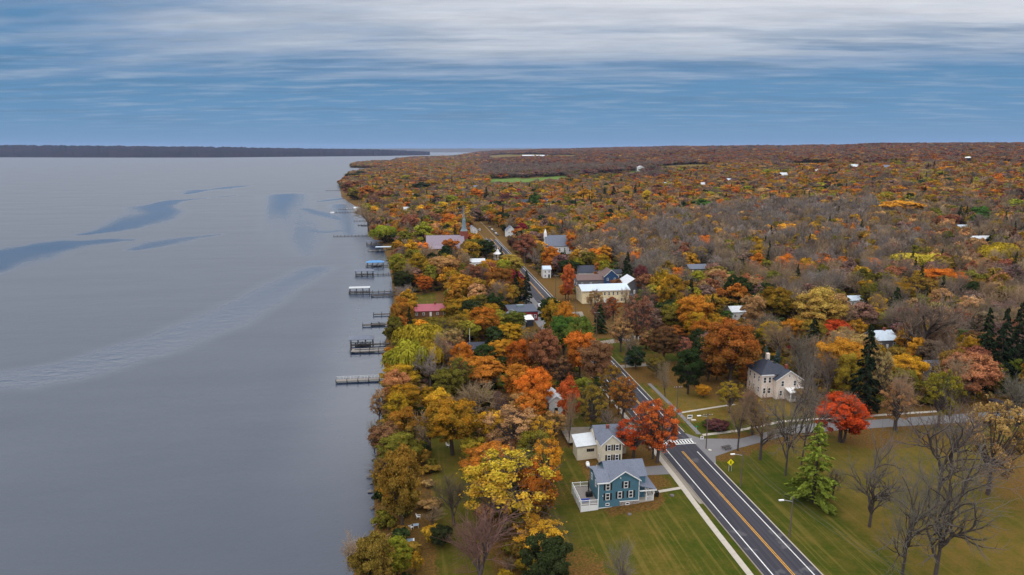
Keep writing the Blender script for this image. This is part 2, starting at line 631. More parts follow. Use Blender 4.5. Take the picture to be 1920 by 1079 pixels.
MAT['asphalt_new'] = asphalt_worn()
MAT['asphalt_old'] = plain('asphalt_old', (112, 110, 112), 0.9, 0.12, 0.3, 0.2, bump=0.2)
MAT['gravel'] = plain('gravel', (130, 122, 112), 0.95, 0.2, 0.8, 0.1, bump=0.4)
MAT['concrete'] = plain('concrete', (168, 160, 150), 0.9, 0.14, 0.6, 0.15)
MAT['concrete_light'] = plain('concrete_light', (196, 190, 180), 0.9, 0.14, 0.6, 0.15)
MAT['line_white'] = plain('line_white', (216, 216, 214), 0.7, 0.22, 1.2, c2=(190, 190, 188))
MAT['line_yellow'] = plain('line_yellow', (206, 150, 44), 0.7, 0.22, 1.2, c2=(178, 130, 50))
MAT['white'] = plain('white_paint', (226, 226, 226), 0.6, 0.06, 1.5)
MAT['cream'] = courses('cream_clapboard', (216, 206, 186), (206, 195, 174))
MAT['yellow_wall'] = courses('butter_clapboard', (230, 214, 176), (222, 204, 164))
MAT['blue_wall'] = courses('teal_clapboard', (80, 118, 134), (72, 110, 127))
MAT['navy_wall'] = courses('navy_clapboard', (44, 72, 110), (40, 66, 100))
MAT['white_wall'] = courses('white_clapboard', (216, 216, 216), (206, 206, 208))
MAT['grey_wall'] = courses('weathered_boards', (104, 104, 110), (88, 86, 90), 0.3, True)
MAT['red_wall'] = courses('oxblood_boards', (122, 34, 40), (108, 28, 36), 0.2)
MAT['brown_wall'] = courses('brown_boards', (120, 84, 62), (104, 72, 54), 0.2)
MAT['brick'] = courses('pale_brick', (228, 216, 206), (212, 194, 182), 0.09)
MAT['brick_red'] = courses('red_brick', (140, 74, 60), (120, 62, 52), 0.09)
MAT['stone'] = plain('field_stone', (150, 140, 134), 0.9, 0.3, 2.5, c2=(112, 100, 98))
MAT['shingle'] = courses('grey_shingle', (112, 118, 132), (90, 96, 112), 0.14)
MAT['shingle_dark'] = courses('charcoal_shingle', (64, 68, 82), (52, 56, 68), 0.14)
MAT['shingle_brown'] = courses('brown_shingle', (112, 92, 88), (94, 78, 76), 0.14)
MAT['shingle_mauve'] = courses('mauve_shingle', (142, 130, 142), (124, 112, 124), 0.14)
MAT['metal_roof'] = courses('pale_metal_roof', (184, 198, 212), (172, 186, 202), 0.5, True, 0.45, 0.5)
MAT['metal_white'] = courses('white_metal_roof', (192, 196, 202), (180, 185, 192), 0.5, True, 0.5, 0.5)
MAT['metal_red'] = courses('red_metal_roof', (150, 62, 78), (138, 54, 70), 0.5, True, 0.5, 0.4)
MAT['metal_blue'] = plain('blue_canopy', (70, 126, 178), 0.5, 0.08)
MAT['flat_roof'] = plain('flat_roof', (70, 76, 90), 0.85, 0.12, 0.5)
MAT['copper'] = plain('green_copper', (112, 128, 134), 0.7, 0.15, 0.6)
MAT['shutter'] = plain('black_shutter', (30, 30, 34), 0.6, 0.1)
MAT['glass'] = plain('window_glass', (38, 44, 54), 0.08, 0.1, 0.8, 0.8)
MAT['dock_wood'] = plain('grey_dock_planks', (126, 120, 116), 0.9, 0.25, 1.4)
MAT['dock_dark'] = plain('dark_dock_timber', (72, 66, 64), 0.9, 0.22, 1.4)
MAT['pole'] = plain('pole_timber', (96, 84, 76), 0.9, 0.2, 1.5)
MAT['wire'] = plain('wire_cover', (70, 70, 74), 0.6, 0.05)
MAT['steel'] = plain('galvanised_steel', (164, 168, 172), 0.45, 0.08, 2.0, 0.5)
MAT['sign_yellow'] = plain('sign_yellow', (246, 226, 20), 0.5, 0.03)
MAT['sign_green'] = plain('sign_green', (30, 130, 80), 0.5, 0.03)
MAT['black'] = plain('black_trim', (24, 24, 26), 0.6, 0.08)
MAT['rubber'] = plain('rubber', (28, 28, 30), 0.85, 0.1)
MAT['blue_plastic'] = plain('blue_cover', (62, 76, 150), 0.6, 0.1)
MAT['mat_blue'] = plain('pale_blue_platform', (136, 152, 170), 0.7, 0.08)
MAT['tank_blue'] = plain('tank_enamel', (32, 44, 62), 0.35, 0.08, 0.3, 0.5)
MAT['rock'] = plain('shore_rock', (104, 98, 96), 0.9, 0.3, 1.5)

# ------------------------------------------------------------------ ground, lake, far hills
def axis_lines(a, b, fine0, fine1, step, grow, back=None):
    out = [fine0]
    while out[-1] < fine1:
        out.append(out[-1] + step)
    s = step
    while out[-1] < b:
        s *= grow
        out.append(out[-1] + s)
    lo = [fine0]
    s = step
    while lo[-1] > a:
        s *= grow
        lo.append(lo[-1] - s)
    return np.array(lo[:0:-1] + out)


gx = axis_lines(-900, 9000, -40, 200, 2.0, 1.035)
gy = axis_lines(-60, 14000, 60, 360, 2.2, 1.03)
GX, GY = np.meshgrid(gx, gy)
GZ = terrain(GX, GY)
ny, nx = GX.shape
idx = np.arange(nx * ny).reshape(ny, nx)
quads = np.stack([idx[:-1, :-1], idx[:-1, 1:], idx[1:, 1:], idx[1:, :-1]], -1).reshape(-1, 4)
verts = np.stack([GX, GY, GZ], -1).reshape(-1, 3)
inland = GX > np.interp(GY, SH_Y, SH_X) - 60
keep = (inland[:-1, :-1] | inland[1:, 1:]).reshape(-1)
quads = quads[keep]


def inside(poly, X, Y):
    r = np.zeros(np.shape(X), bool)
    n = len(poly)
    for i in range(n):
        x0, y0 = poly[i]
        x1, y1 = poly[(i + 1) % n]
        c = ((y0 > Y) != (y1 > Y)) & (X < (x1 - x0) * (Y - y0) / (y1 - y0 + 1e-12) + x0)
        r ^= c
    return r


# open lawns: little leaf litter. everything else is woodland floor
LAWNS = [[(33, 60), (61.6, 60), (61.6, 128), (58, 150), (51.5, 128), (38, 127), (32, 116)],
         [(70, 60), (260, 60), (260, 157), (110, 158), (84, 151), (72, 146)],
         [(71, 160), (112, 166), (112, 182), (86, 196), (70, 204)],
         [(2, 105), (12, 105), (14, 190), (4, 200)],
         [(-6, 338), (12, 338), (12, 372), (-6, 372)],
         [(70, 225), (96, 225), (96, 258), (70, 258)],
         [(40, 172), (54, 172), (54, 196), (40, 196)], [(27, 112), (38.5, 112), (38.5, 163), (27, 163)]]
FIELDS = [[ground(915, 336)[:2], ground(1060, 330)[:2], ground(1075, 341)[:2], ground(915, 352)[:2]],
          [ground(1075, 333)[:2], ground(1200, 321)[:2], ground(1205, 330)[:2], ground(1080, 338)[:2]],
          [ground(1090, 498)[:2], ground(1160, 490)[:2], ground(1160, 512)[:2], ground(1120, 512)[:2]],
          [ground(1450, 332)[:2], ground(1484, 332)[:2], ground(1484, 340)[:2], ground(1450, 340)[:2]],
          [ground(915, 291)[:2], ground(1080, 291)[:2], ground(1080, 297)[:2], ground(915, 298)[:2]],
          [ground(1236, 312)[:2], ground(1332, 309)[:2], ground(1334, 319)[:2], ground(1236, 322)[:2]],
          [ground(1478, 306)[:2], ground(1560, 305)[:2], ground(1560, 316)[:2], ground(1478, 318)[:2]]]
litter = np.full(GX.shape, 0.75)
for L in LAWNS:
    litter[inside(L, GX, GY)] = 0.12
# leaves blown about the blue and cream houses and under the park trees
for (cx, cy_, r_, a_) in [(31, 140, 11, .4), (45, 148, 8, .6), (54, 139, 5, .6), (57, 151, 6, .75), (150, 118, 34, .62), (118, 156, 12, .8), (96, 190, 12, .55),
                          (84, 236, 12, .5), (30, 112, 8, .55), (108, 103, 22, .35), (132, 150, 12, .5)]:
    d = np.hypot(GX - cx, GY - cy_) / r_
    litter = np.maximum(litter, a_ * (1 - sstep((d - 0.5) / 0.6)))
dry = np.where((GX > 86) & (GY < 156), 0.62, 0.16) + np.where((GX > 72) & (GX < 112) & (GY > 172) & (GY < 200), 0.75, 0) + np.where(GX < 48, 0.22, 0)
field = np.zeros(GX.shape)
for L in FIELDS:
    m_ = inside(L, GX, GY)
    field[m_] = 1
    litter[m_] = 0
for L in FIELDS[4:]:
    m_ = inside(L, GX, GY)
    field[m_] = 0
    dry[m_] = 1.0
cover = np.stack([litter, np.clip(dry, 0, 1), field, np.ones_like(dry)], -1).reshape(-1, 4)
me = np_mesh('ground', verts, quads, [MAT['ground']], attrs={'cover': ('POINT', 'FLOAT_COLOR', cover)}, smooth=True)
go = bpy.data.objects.new('ground', me)
COL.objects.link(go)
tag(go, kind='structure')

# lake: a fan of rows that widen with distance; calm slicks and pale lanes lie on it
rows = np.geomspace(45, 60000, 560)
ratio = np.linspace(-1.35, 0.75, 420)
WX = rows[:, None] * ratio[None, :]
WY = np.repeat(rows[:, None], len(ratio), 1)


def lane(pts, widths, wob=0.25):
    """soft mask along a polyline on the lake; points given as bearings, widths as metres"""
    P = np.array([at(u, v, LAKE)[:2] for u, v in pts])
    best = np.full(WX.shape, 1e9)
    nzx = (fbm(WX / (WY * 0.05 + 6), WY / (WY * 0.10 + 8), 4) - 0.5)
    for i in range(len(P) - 1):
        a, b = P[i], P[i + 1]
        ab = b - a
        tt = np.clip(((WX - a[0]) * ab[0] + (WY - a[1]) * ab[1]) / (ab @ ab), 0, 1)
        wd = widths[i] * (1 - tt) + widths[i + 1] * tt
        dd = np.hypot(WX - a[0] - ab[0] * tt, WY - a[1] - ab[1] * tt)
        best = np.minimum(best, dd / wd + nzx * wob * 4)
    return best


calm = np.zeros(WX.shape)
for pts, wd in [
    ([(-60, 505), (30, 474), (120, 459), (200, 452), (250, 450)], [26, 28, 24, 16, 6]),
    ([(160, 440), (230, 428), (280, 412), (310, 398), (285, 388), (330, 377), (440, 367)], [7, 22, 34, 34, 28, 18, 6]),
    ([(255, 468), (300, 458), (345, 448), (410, 440)], [8, 22, 18, 6]),
    ([(350, 364), (385, 357), (425, 352), (470, 348)], [8, 36, 28, 8]),
    ([(530, 366), (532, 392), (545, 428), (560, 458), (572, 478)], [48, 42, 38, 32, 20]),
    ([(570, 392), (605, 402), (640, 412)], [14, 22, 14]), ([(600, 378), (650, 372)], [14, 20]),
    ([(640, 384), (650, 410), (655, 440)], [20, 18, 14]),
    ([(575, 432), (610, 436), (650, 432)], [6, 12, 12])]:
    calm = np.maximum(calm, 0.66 - 0.66 * sstep((lane(pts, wd, 0.6) - 0.1) / 1.4))
# lee of the shore: the water lies flatter close to the docks
lee = (WX - np.interp(WY, SH_Y, SH_X)) + 34
calm = np.maximum(calm, 0.55 * sstep(lee / 26) * sstep((WY - 110) / 120) * (1 - sstep((WY - 520) / 160)))
slick = np.zeros(WX.shape)
for pts, wd in [([(-80, 722), (60, 706), (133, 692), (267, 657), (400, 609), (489, 563), (545, 530), (590, 505)], [13, 13, 13, 14, 15, 15, 15, 14])]:
    slick = np.maximum(slick, 1 - sstep((lane(pts, wd, 0.2) - 0.3) / 1.3))
idx = np.arange(WX.size).reshape(WX.shape)
quads = np.stack([idx[:-1, :-1], idx[:-1, 1:], idx[1:, 1:], idx[1:, :-1]], -1).reshape(-1, 4)
me = np_mesh('lake_water', np.stack([WX, WY, np.full(WX.shape, LAKE)], -1).reshape(-1, 3), quads, [MAT['water']],
             attrs={'calm': ('POINT', 'FLOAT', calm), 'slick': ('POINT', 'FLOAT', slick)})
lake = bpy.data.objects.new('lake_water', me)
COL.objects.link(lake)
tag(lake, kind='structure')


def hill_material(name, c1, c2, c3):
    m, t, out = material(name)
    co = t.new('ShaderNodeTexCoord').outputs['Object']
    mp = t.new('ShaderNodeMapping')
    mp.inputs['Scale'].default_value = (1, 1, 3)
    t.l.new(co, mp.inputs[0])
    n1 = t.noise(mp.outputs[0], 0.004, 5.0, 0.7)
    n2 = t.noise(mp.outputs[0], 0.03, 3.0, 0.7)
    c = t.mix(t.maprange(n1, 0.4, 0.6), rgb(*c1), rgb(*c2))
    c = t.mix(t.maprange(n2, 0.48, 0.62), c, rgb(*c3))
    principled(t, out, c, 1.0, 0.0)
    return m


MAT['far_wood'] = hill_material('far_wooded_shore', (56, 42, 48), (38, 36, 42), (26, 32, 34))
MAT['far_hill'] = hill_material('far_hills', (84, 76, 66), (96, 84, 70), (70, 74, 60))


def ridge(name, pts, heights, depth, mat, bump, nseg=260, rows=9):
    """a ridge of hills standing on the far side of the lake; pts are ground bearings along its foot"""
    P = np.array([at(u, v, LAKE)[:2] for u, v in pts])
    s = np.linspace(0, 1, len(P))
    q = np.linspace(0, 1, nseg)
    fx, fy, hh = np.interp(q, s, P[:, 0]), np.interp(q, s, P[:, 1]), np.interp(q, s, heights)
    V = []
    for k in range(rows):
        f = k / (rows - 1)
        dx_, dy_ = fx / np.hypot(fx, fy), fy / np.hypot(fx, fy)
        prof = sstep(min(f * 1.6, 1.0)) if f < 0.8 else 1.0
        z = LAKE - 3 + (3 + bump * 0.9) * (k > 0) + hh * prof + bump * (fbm(q * nseg / 3 + 9 * k, np.full(nseg, 3.3 * k), 3) - 0.5) * (k > 0)
        V.append(np.stack([fx + dx_ * depth * f, fy + dy_ * depth * f, z], -1))
    V = np.array(V)
    idx = np.arange(rows * nseg).reshape(rows, nseg)
    qd = np.stack([idx[:-1, :-1], idx[:-1, 1:], idx[1:, 1:], idx[1:, :-1]], -1).reshape(-1, 4)
    o = bpy.data.objects.new(name, np_mesh(name, V.reshape(-1, 3), qd, [mat], smooth=True))
    COL.objects.link(o)
    tag(o, kind='structure')
    return o


ridge('far_shore_terrain', [(-400, 294.5), (0, 295.5), (200, 296), (400, 296), (600, 294), (720, 293), (806, 291.3)], [112, 100, 92, 78, 58, 44, 8], 2600, MAT['far_wood'], 36, 700)
ridge('hills', [(-500, 286.5), (100, 286.5), (560, 286.5), (800, 286.2), (1000, 286.2), (1200, 286.0), (1420, 286.0), (1800, 286.0)], [90, 130, 60, 70, 78, 84, 60, 60], 5000, MAT['far_hill'], 46)

# ------------------------------------------------------------------ roads, pavements, paint
def sheet(name, pts_l, pts_r, z, mat, parent=None, th=None):
    """ribbon between two polylines of (x, y)"""
    b = MB()
    n = len(pts_l)
    top = [(x, y, z) for x, y in pts_l] + [(x, y, z) for x, y in pts_r]
    fs = [(i, n + i, n + i + 1, i + 1) for i in range(n - 1)]
    fs = [(i, n + i, n + i + 1, i + 1) for i in range(n - 1)]
    if th:
        top += [(x, y, z - th) for x, y in pts_l] + [(x, y, z - th) for x, y in pts_r]
        fs += [(2 * n + i, i, i + 1, 2 * n + i + 1) for i in range(n - 1)]
        fs += [(n + i, 3 * n + i, 3 * n + i + 1, n + i + 1) for i in range(n - 1)]
        fs += [(0, 2 * n, 3 * n, n), (n - 1, 2 * n - 1, 4 * n - 1, 3 * n - 1)]
    b.face_block(top, fs)
    return b.build(name, mat, parent)


ZR = 0.05
road = tag(sheet('main_road', [(60.6, 30), (60.6, 164), (60.6, 720)], [(71.0, 30), (71.0, 164), (71.0, 720)], ZR, MAT['asphalt_new']), kind='structure')
side = tag(sheet('side_road', [(70.9, 164.5), (74, 160.2), (84, 158.6), (103.5, 165.3), (128, 165.4), (150, 165.7), (260, 168)],
                 [(70.9, 144.5), (73, 149.5), (81, 153.2), (100.3, 159.8), (124, 160), (150, 160), (260, 160.5)], ZR - 0.006, MAT['asphalt_old']), kind='structure')
lot = tag(sheet('parking_apron', [(52.5, 268), (52.5, 345)], [(60.7, 268), (60.7, 345)], ZR - 0.008, MAT['asphalt_old']), kind='structure')


def stripe(name, x0, x1, y0, y1, mat, parent=road, z=ZR + 0.006):
    return MB().face_block([(x0, y0, z), (x1, y0, z), (x1, y1, z), (x0, y1, z)], [(0, 1, 2, 3)]).build(name, mat, parent)


for y0, y1 in ((30, 157), (163.2, 206), (206, 330), (360, 720)):
    stripe('edge_line', 62.18, 62.39, y0, y1, MAT['line_white'])
for y0, y1 in ((30, 152.8), (164, 205), (205, 720)):
    stripe('edge_line', 69.55, 69.76, y0, y1, MAT['line_white'])
for y0, y1 in ((30, 153.5), (164, 720)):
    stripe('centre_line', 65.72, 65.88, y0, y1, MAT['line_yellow'])
    stripe('centre_line', 66.08, 66.24, y0, y1, MAT['line_yellow'])
for k in range(12):                                   # ladder crossing
    stripe('crosswalk_bar', 62.0 + k * 0.78, 62.42 + k * 0.78, 158.0, 160.0, MAT['line_white'])
stripe('crosswalk_line', 61.6, 71.4, 157.5, 157.8, MAT['line_white'], z=ZR + 0.012)
stripe('crosswalk_line', 61.6, 71.4, 160.2, 160.5, MAT['line_white'], z=ZR + 0.012)
# kerb strips
for x0, x1, ys in ((71.0, 71.22, ((30, 146), (165, 720))), (60.38, 60.6, ((30, 157), (161, 268), (345, 720)))):
    for y0, y1 in ys:
        tag(MB().box(x0, x1, y0, y1, -0.1, ZR + 0.09).build('kerb', MAT['concrete'] if x0 > 70 else MAT['gravel']), kind='structure')
tag(sheet('shoulder', [(59.6, 128), (59.0, 138), (59.0, 158)], [(60.4, 128), (60.4, 138), (60.4, 158)], 0.026, MAT['gravel']), kind='structure')


def pavement(name, path, width, slab, mats, z=0.045):
    """a walk of separate slabs along a polyline"""
    root = tag(empty(name, (path[0][0], path[0][1], 0)), kind='structure')
    k = 0
    for (xa, ya), (xb, yb) in zip(path[:-1], path[1:]):
        L = math.hypot(xb - xa, yb - ya)
        n = max(1, round(L / slab))
        a = math.atan2(yb - ya, xb - xa)
        me = MB().box(-L / n / 2 + 0.02, L / n / 2 - 0.02, -width / 2, width / 2, -0.12, 0.0)
        shared = [me.mesh('slab', m) for m in mats]
        for i in range(n):
            f = (i + 0.5) / n
            o = bpy.data.objects.new('slab', shared[(0, 0, 0, 1, 0, 0, 1, 0)[(k * 5 + k // 3) % 8]])
            COL.objects.link(o)
            o.parent = root
            x, y = xa + (xb - xa) * f, ya + (yb - ya) * f
            o.location = (x - path[0][0], y - path[0][1], z + float(terrain(x, y)) + 0.012 * ((k * 7) % 5 - 2) / 2)
            o.rotation_euler = (0, 0, a)
            k += 1
    return root


cc = [MAT['concrete'], MAT['concrete_light']]
pavement('roadside_pavement', [(58.0, 70), (58.4, 120), (58.9, 140), (59.0, 158)], 1.25, 1.5, cc)
pavement('roadside_pavement', [(58.9, 161), (58.6, 215)], 1.25, 1.6, cc)
pavement('corner_pavement', [(74.6, 163), (75.0, 180), (75.0, 204)], 1.2, 1.6, [MAT['asphalt_old'], MAT['asphalt_old']])
pavement('side_pavement', [(75.3, 162.4), (85.3, 163.6), (101.2, 168.0), (150, 168.6)], 1.2, 1.6, cc)
pavement('front_walk', [(51.2, 134.2), (58.2, 135.4)], 1.0, 1.2, cc)
pavement('garden_path', [(75.8, 178.4), (92, 182), (104, 184)], 0.9, 1.5, cc)
tag(sheet('driveway', [(47.5, 146.5), (52, 146.6), (60.5, 146.9)], [(47.5, 142.6), (52, 142.4), (60.5, 142.0)][::1], 0.022, MAT['asphalt_old']), kind='structure')
tag(sheet('gravel_yard', [(38.5, 173), (56, 171), (60.5, 171)], [(38.5, 162.5), (56, 163.5), (60.5, 165)], 0.02, MAT['gravel']), kind='structure').location.z = -0.0
tag(sheet('church_drive', [(72, 255), (92, 262), (100, 268)], [(72, 250), (94, 257), (103, 265)], 0.022, MAT['gravel']), kind='structure')
tag(sheet('cottage_drive', [(71, 224), (88, 226)], [(71, 221), (88, 222.5)], 0.022, MAT['gravel']), kind='structure')
tag(sheet('store_apron', [(71.2, 305), (78, 306)], [(71.2, 292), (76, 292)], 0.02, MAT['gravel']), kind='structure')

# ------------------------------------------------------------------ trees: prototypes (crown about 10 m wide, 10 m deep, centre 7.5 m up)
def leaf_cards(C, N, S, aspect=0.62, tang=None, fold=0.18):
    """diamond leaf sprays: centres, normals, half-lengths"""
    n = len(C)
    N = N / np.maximum(np.linalg.norm(N, axis=1, keepdims=True), 1e-6)
    r = rng.normal(size=(n, 3)) if tang is None else tang + rng.normal(size=(n, 3)) * 0.18
    T = r - N * np.sum(r * N, 1, keepdims=True)
    T /= np.maximum(np.linalg.norm(T, axis=1, keepdims=True), 1e-6)
    B = np.cross(N, T)
    S = S[:, None]
    V = np.stack([C + T * S, C + B * S * aspect + N * S * fold, C - T * S, C - B * S * aspect + N * S * fold], 1)
    return V.reshape(-1, 3), np.arange(4 * n).reshape(n, 4)


class Sticks:
    """tapered limbs as 4- or 3-sided tubes (quads only)"""

    def __init__(self, sides=4):
        self.p0, self.p1, self.r0, self.r1, self.s = [], [], [], [], sides

    def add(self, a, b, ra, rb):
        self.p0.append(a)
        self.p1.append(b)
        self.r0.append(ra)
        self.r1.append(rb)

    def arrays(self):
        if not self.p0:
            return np.zeros((0, 3)), np.zeros((0, 4), int)
        a, b = np.array(self.p0, float), np.array(self.p1, float)
        ra, rb = np.array(self.r0)[:, None], np.array(self.r1)[:, None]
        d = b - a
        d /= np.maximum(np.linalg.norm(d, axis=1, keepdims=True), 1e-6)
        h = np.where(np.abs(d[:, 2:3]) > 0.9, np.array([[1., 0, 0]]), np.array([[0, 0, 1.]]))
        x = np.cross(d, h)
        x /= np.linalg.norm(x, axis=1, keepdims=True)
        y = np.cross(d, x)
        k = self.s
        rings = []
        for p, r in ((a, ra), (b, rb)):
            for i in range(k):
                t = 2 * math.pi * i / k
                rings.append(p + x * r * math.cos(t) + y * r * math.sin(t))
        V = np.stack(rings, 1)
        n = len(a)
        base = (np.arange(n) * 2 * k)[:, None]
        F = np.concatenate([base + np.array([[i, (i + 1) % k, (i + 1) % k + k, i + k]]) for i in range(k)])
        return V.reshape(-1, 3), F


def unit(v):
    return v / max(np.linalg.norm(v), 1e-9)


def broadleaf(seed, nleaf, size, nlobe=30, shape='round', cover=1.0):
    """returns trunk (V,F), crown (V,F,rnd,hh)"""
    g = np.random.default_rng(seed)
    ctr = np.array([0, 0, 7.5])
    semi = {'round': (4.0, 4.0, 4.0), 'oval': (3.9, 3.9, 4.3), 'spread': (4.2, 4.2, 3.4), 'open': (4.2, 4.2, 4.1)}[shape]
    lob, lr = [], []
    for i in range(nlobe):
        while True:
            d = g.normal(size=3)
            d /= np.linalg.norm(d)
            if d[2] > -0.92:
                break
        k = g.uniform(0.3, 1.0) ** 0.6
        c = ctr + d * np.array(semi) * k * np.array([1, 1, 1.32 if d[2] < 0 else 1.0])
        if shape == 'oval':
            c[:2] *= 1 - 0.35 * max(0, (c[2] - 7.5) / 4.5)
        lob.append(c)
        lr.append(g.uniform(0.42, 1.08) * (5.6 / nlobe ** 0.42) * (0.72 if shape == 'open' else 1))
    lob, lr = np.array(lob), np.array(lr)
    w_ = lr ** 2 / np.sum(lr ** 2)
    which = g.choice(nlobe, size=int(nleaf * 1.5), p=w_)
    d = g.normal(size=(len(which), 3))
    d /= np.linalg.norm(d, axis=1, keepdims=True)
    d[:, 2] = np.where(d[:, 2] < -0.35, -d[:, 2] * 0.6, d[:, 2])
    rad = lr[which] * (0.72 + 0.38 * g.random(len(which)) ** 0.6)
    P = lob[which] + d * rad[:, None] * np.array([1, 1, 0.85])
    P += g.normal(size=P.shape) * (0.10 + 0.45 * (g.random((len(P), 1)) < 0.06))
    dist = np.linalg.norm((P[:, None, :] - lob[None]) / lr[None, :, None], axis=2)
    dist[np.arange(len(P)), which] = 9
    ok = dist.min(1) > 0.62
    P, d = P[ok][:nleaf], d[ok][:nleaf]
    out = P - ctr
    out /= np.maximum(np.linalg.norm(out, axis=1, keepdims=True), 1e-6)
    N = d * 0.7 + out * 0.35 + g.normal(size=P.shape) * 0.55 + np.array([0, 0, 0.25])
    S = size * g.uniform(0.65, 1.35, len(P))
    V, F = leaf_cards(P, N, S)
    rnd = g.random(len(P))
    # clumps share a tint as much as leaves differ
    lt = g.random(nlobe)
    rnd = 0.5 * rnd + 0.5 * lt[which[ok][:nleaf]]
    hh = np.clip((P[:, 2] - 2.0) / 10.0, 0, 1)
    st = Sticks(5)
    top = np.array([g.normal() * 0.2, g.normal() * 0.2, 4.6])
    st.add((0, 0, -0.6), tuple(top * [0.5, 0.5, 0.45]), 0.36, 0.30)
    st.add(tuple(top * [0.5, 0.5, 0.45]), tuple(top), 0.30, 0.24)
    for c in lob[: min(nlobe, 34 if shape == 'open' else 18)]:
        q = top * [1, 1, g.uniform(0.55, 1.0)]
        mid = q * 0.5 + c * 0.5 + np.array([0, 0, -0.3])
        st.add(tuple(q), tuple(mid), 0.15, 0.09)
        st.add(tuple(mid), tuple(c), 0.09, 0.03)
        if shape == 'open':
            for _ in range(9):
                e = c + g.normal(size=3) * 1.3
                st.add(tuple(c * 0.8 + mid * 0.2), tuple(e), 0.035, 0.012)
    return st.arrays(), (V, F, rnd, hh)


def bare(seed, levels=4, twigw=0.02, spread=1.0, tall=1.0, kids=(6, 5, 5, 4), vase=False, trunk=0.36, old=False):
    """leafless tree: limbs (V,F) and fine twigs (V,F)"""
    g = np.random.default_rng(seed)
    limbs, twigs = Sticks(5), Sticks(3)
    tips = []

    def grow(p, d, L, r, lev):
        segs = (5 if old else 3) if lev < 2 else (3 if old and lev == 2 else 2)
        q, dd = np.array(p, float), d.copy()
        pts = [q.copy()]
        for s in range(segs):
            dd = unit(dd + g.normal(size=3) * ((0.05 if old else 0.10) if lev == 0 else (0.30 if old and lev < 3 else 0.20)) + np.array([0, 0, 0.07 if lev else 0.0]))
            q2 = q + dd * L / segs
            ra, rb = r * (1 - 0.45 * s / segs), r * (1 - 0.45 * (s + 1) / segs)
            (limbs if lev < (3 if old else 2) else twigs).add(tuple(q), tuple(q2), max(ra, twigw * 0.5), max(rb, twigw * 0.5))
            q = q2
            pts.append(q.copy())
        if lev >= levels:
            return
        n = kids[lev]
        for i in range(n):
            f = g.uniform(0.45 if lev == 0 else 0.2, 1.0)
            if i == 0:
                f = 1.0
            j = min(int(f * segs), segs - 1)
            b = pts[j] + (pts[j + 1] - pts[j]) * (f * segs - j)
            az = 2 * math.pi * (i / n + g.random() * 0.3)
            a = unit(np.cross(dd, [math.cos(az), math.sin(az), 0.13]))
            ang = g.uniform(0.35, 0.95) * spread * (0.75 if vase else 1.0)
            if i == 0:
                ang *= 0.35
            nd = unit(dd * math.cos(ang) + a * math.sin(ang))
            if nd[2] < -0.05:
                nd[2] *= 0.3
            grow(b, unit(nd), L * (g.uniform(0.8, 1.15) if old and lev == 0 else g.uniform(0.5, 0.78) * (1.0 if lev else 1.05)), r * (g.uniform(0.5, 0.66) if old and lev < 2 else g.uniform(0.42, 0.60) * (0.8 if lev == 1 else 1)), lev + 1)

    grow((0, 0, -0.5), unit(np.array([g.normal() * 0.04, g.normal() * 0.04, 1])), 5.2 * tall, trunk, 0)
    a, b = limbs.arrays(), twigs.arrays()
    # normalise: twig cloud about 10 m wide, top at 12.5
    V = np.concatenate([a[0], b[0]])
    w2 = np.percentile(np.abs(V[:, :2]).max(1), 90 if old else 97)
    kx, kz = 5.0 / w2, 12.5 / np.percentile(V[:, 2], 99.0)
    for arr in (a[0], b[0]):
        lo = np.clip((arr[:, 2] + 0.5) / 2.5, 0, 1)[:, None]
        arr[:, :2] *= kx
        arr[:, 2] *= kz
    return a, b


def spruce(seed, nleaf, size, droop=0.35, full=1.0):
    """nominal 6 m wide, 14 m tall"""
    g = np.random.default_rng(seed)
    st = Sticks(5)
    st.add((0, 0, -0.5), (0, 0, 13.6), 0.24, 0.02)
    P, N, T, S, H = [], [], [], [], []
    nb = 110
    per = max(3, nleaf // nb)
    for i in range(nb):
        h = 0.06 + 0.93 * (i / nb) ** 0.9
        z = 14 * h
        Rr = 3.0 * (1 - h) ** 0.82 * g.uniform(0.62, 1.12) * full + 0.12
        az = g.uniform(0, 2 * math.pi)
        dirv = np.array([math.cos(az), math.sin(az), 0])
        k = max(3, int(per * (0.35 + 1.3 * (1 - h))))
        f = np.sqrt(g.random(k))
        side = np.array([-dirv[1], dirv[0], 0])
        c = dirv[None] * (f * Rr)[:, None] + side[None] * (g.normal(size=k) * 0.28 * (0.3 + Rr / 3) * (1.1 - f))[:, None]
        c[:, 2] = z - droop * f ** 1.5 * Rr + g.normal(size=k) * 0.10
        P.append(c)
        N.append(np.array([0, 0, 1.0]) + dirv * 0.5 + g.normal(size=(k, 3)) * 0.4)
        T.append(np.repeat((dirv + np.array([0, 0, -0.35]))[None], k, 0) + g.normal(size=(k, 3)) * 0.35)
        S.append(size * g.uniform(0.6, 1.3, k) * (0.55 + 0.45 * (1 - h)))
        H.append(np.full(k, h))
        if i % 3 == 0:
            st.add((0, 0, z), tuple(dirv * Rr * 0.9 + np.array([0, 0, z - droop * Rr * 0.8])), 0.05, 0.015)
    P, N, T, S, H = map(np.concatenate, (P, N, T, S, H))
    V, F = leaf_cards(P, N, S, 0.5, T)
    return st.arrays(), (V, F, g.random(len(P)), H)


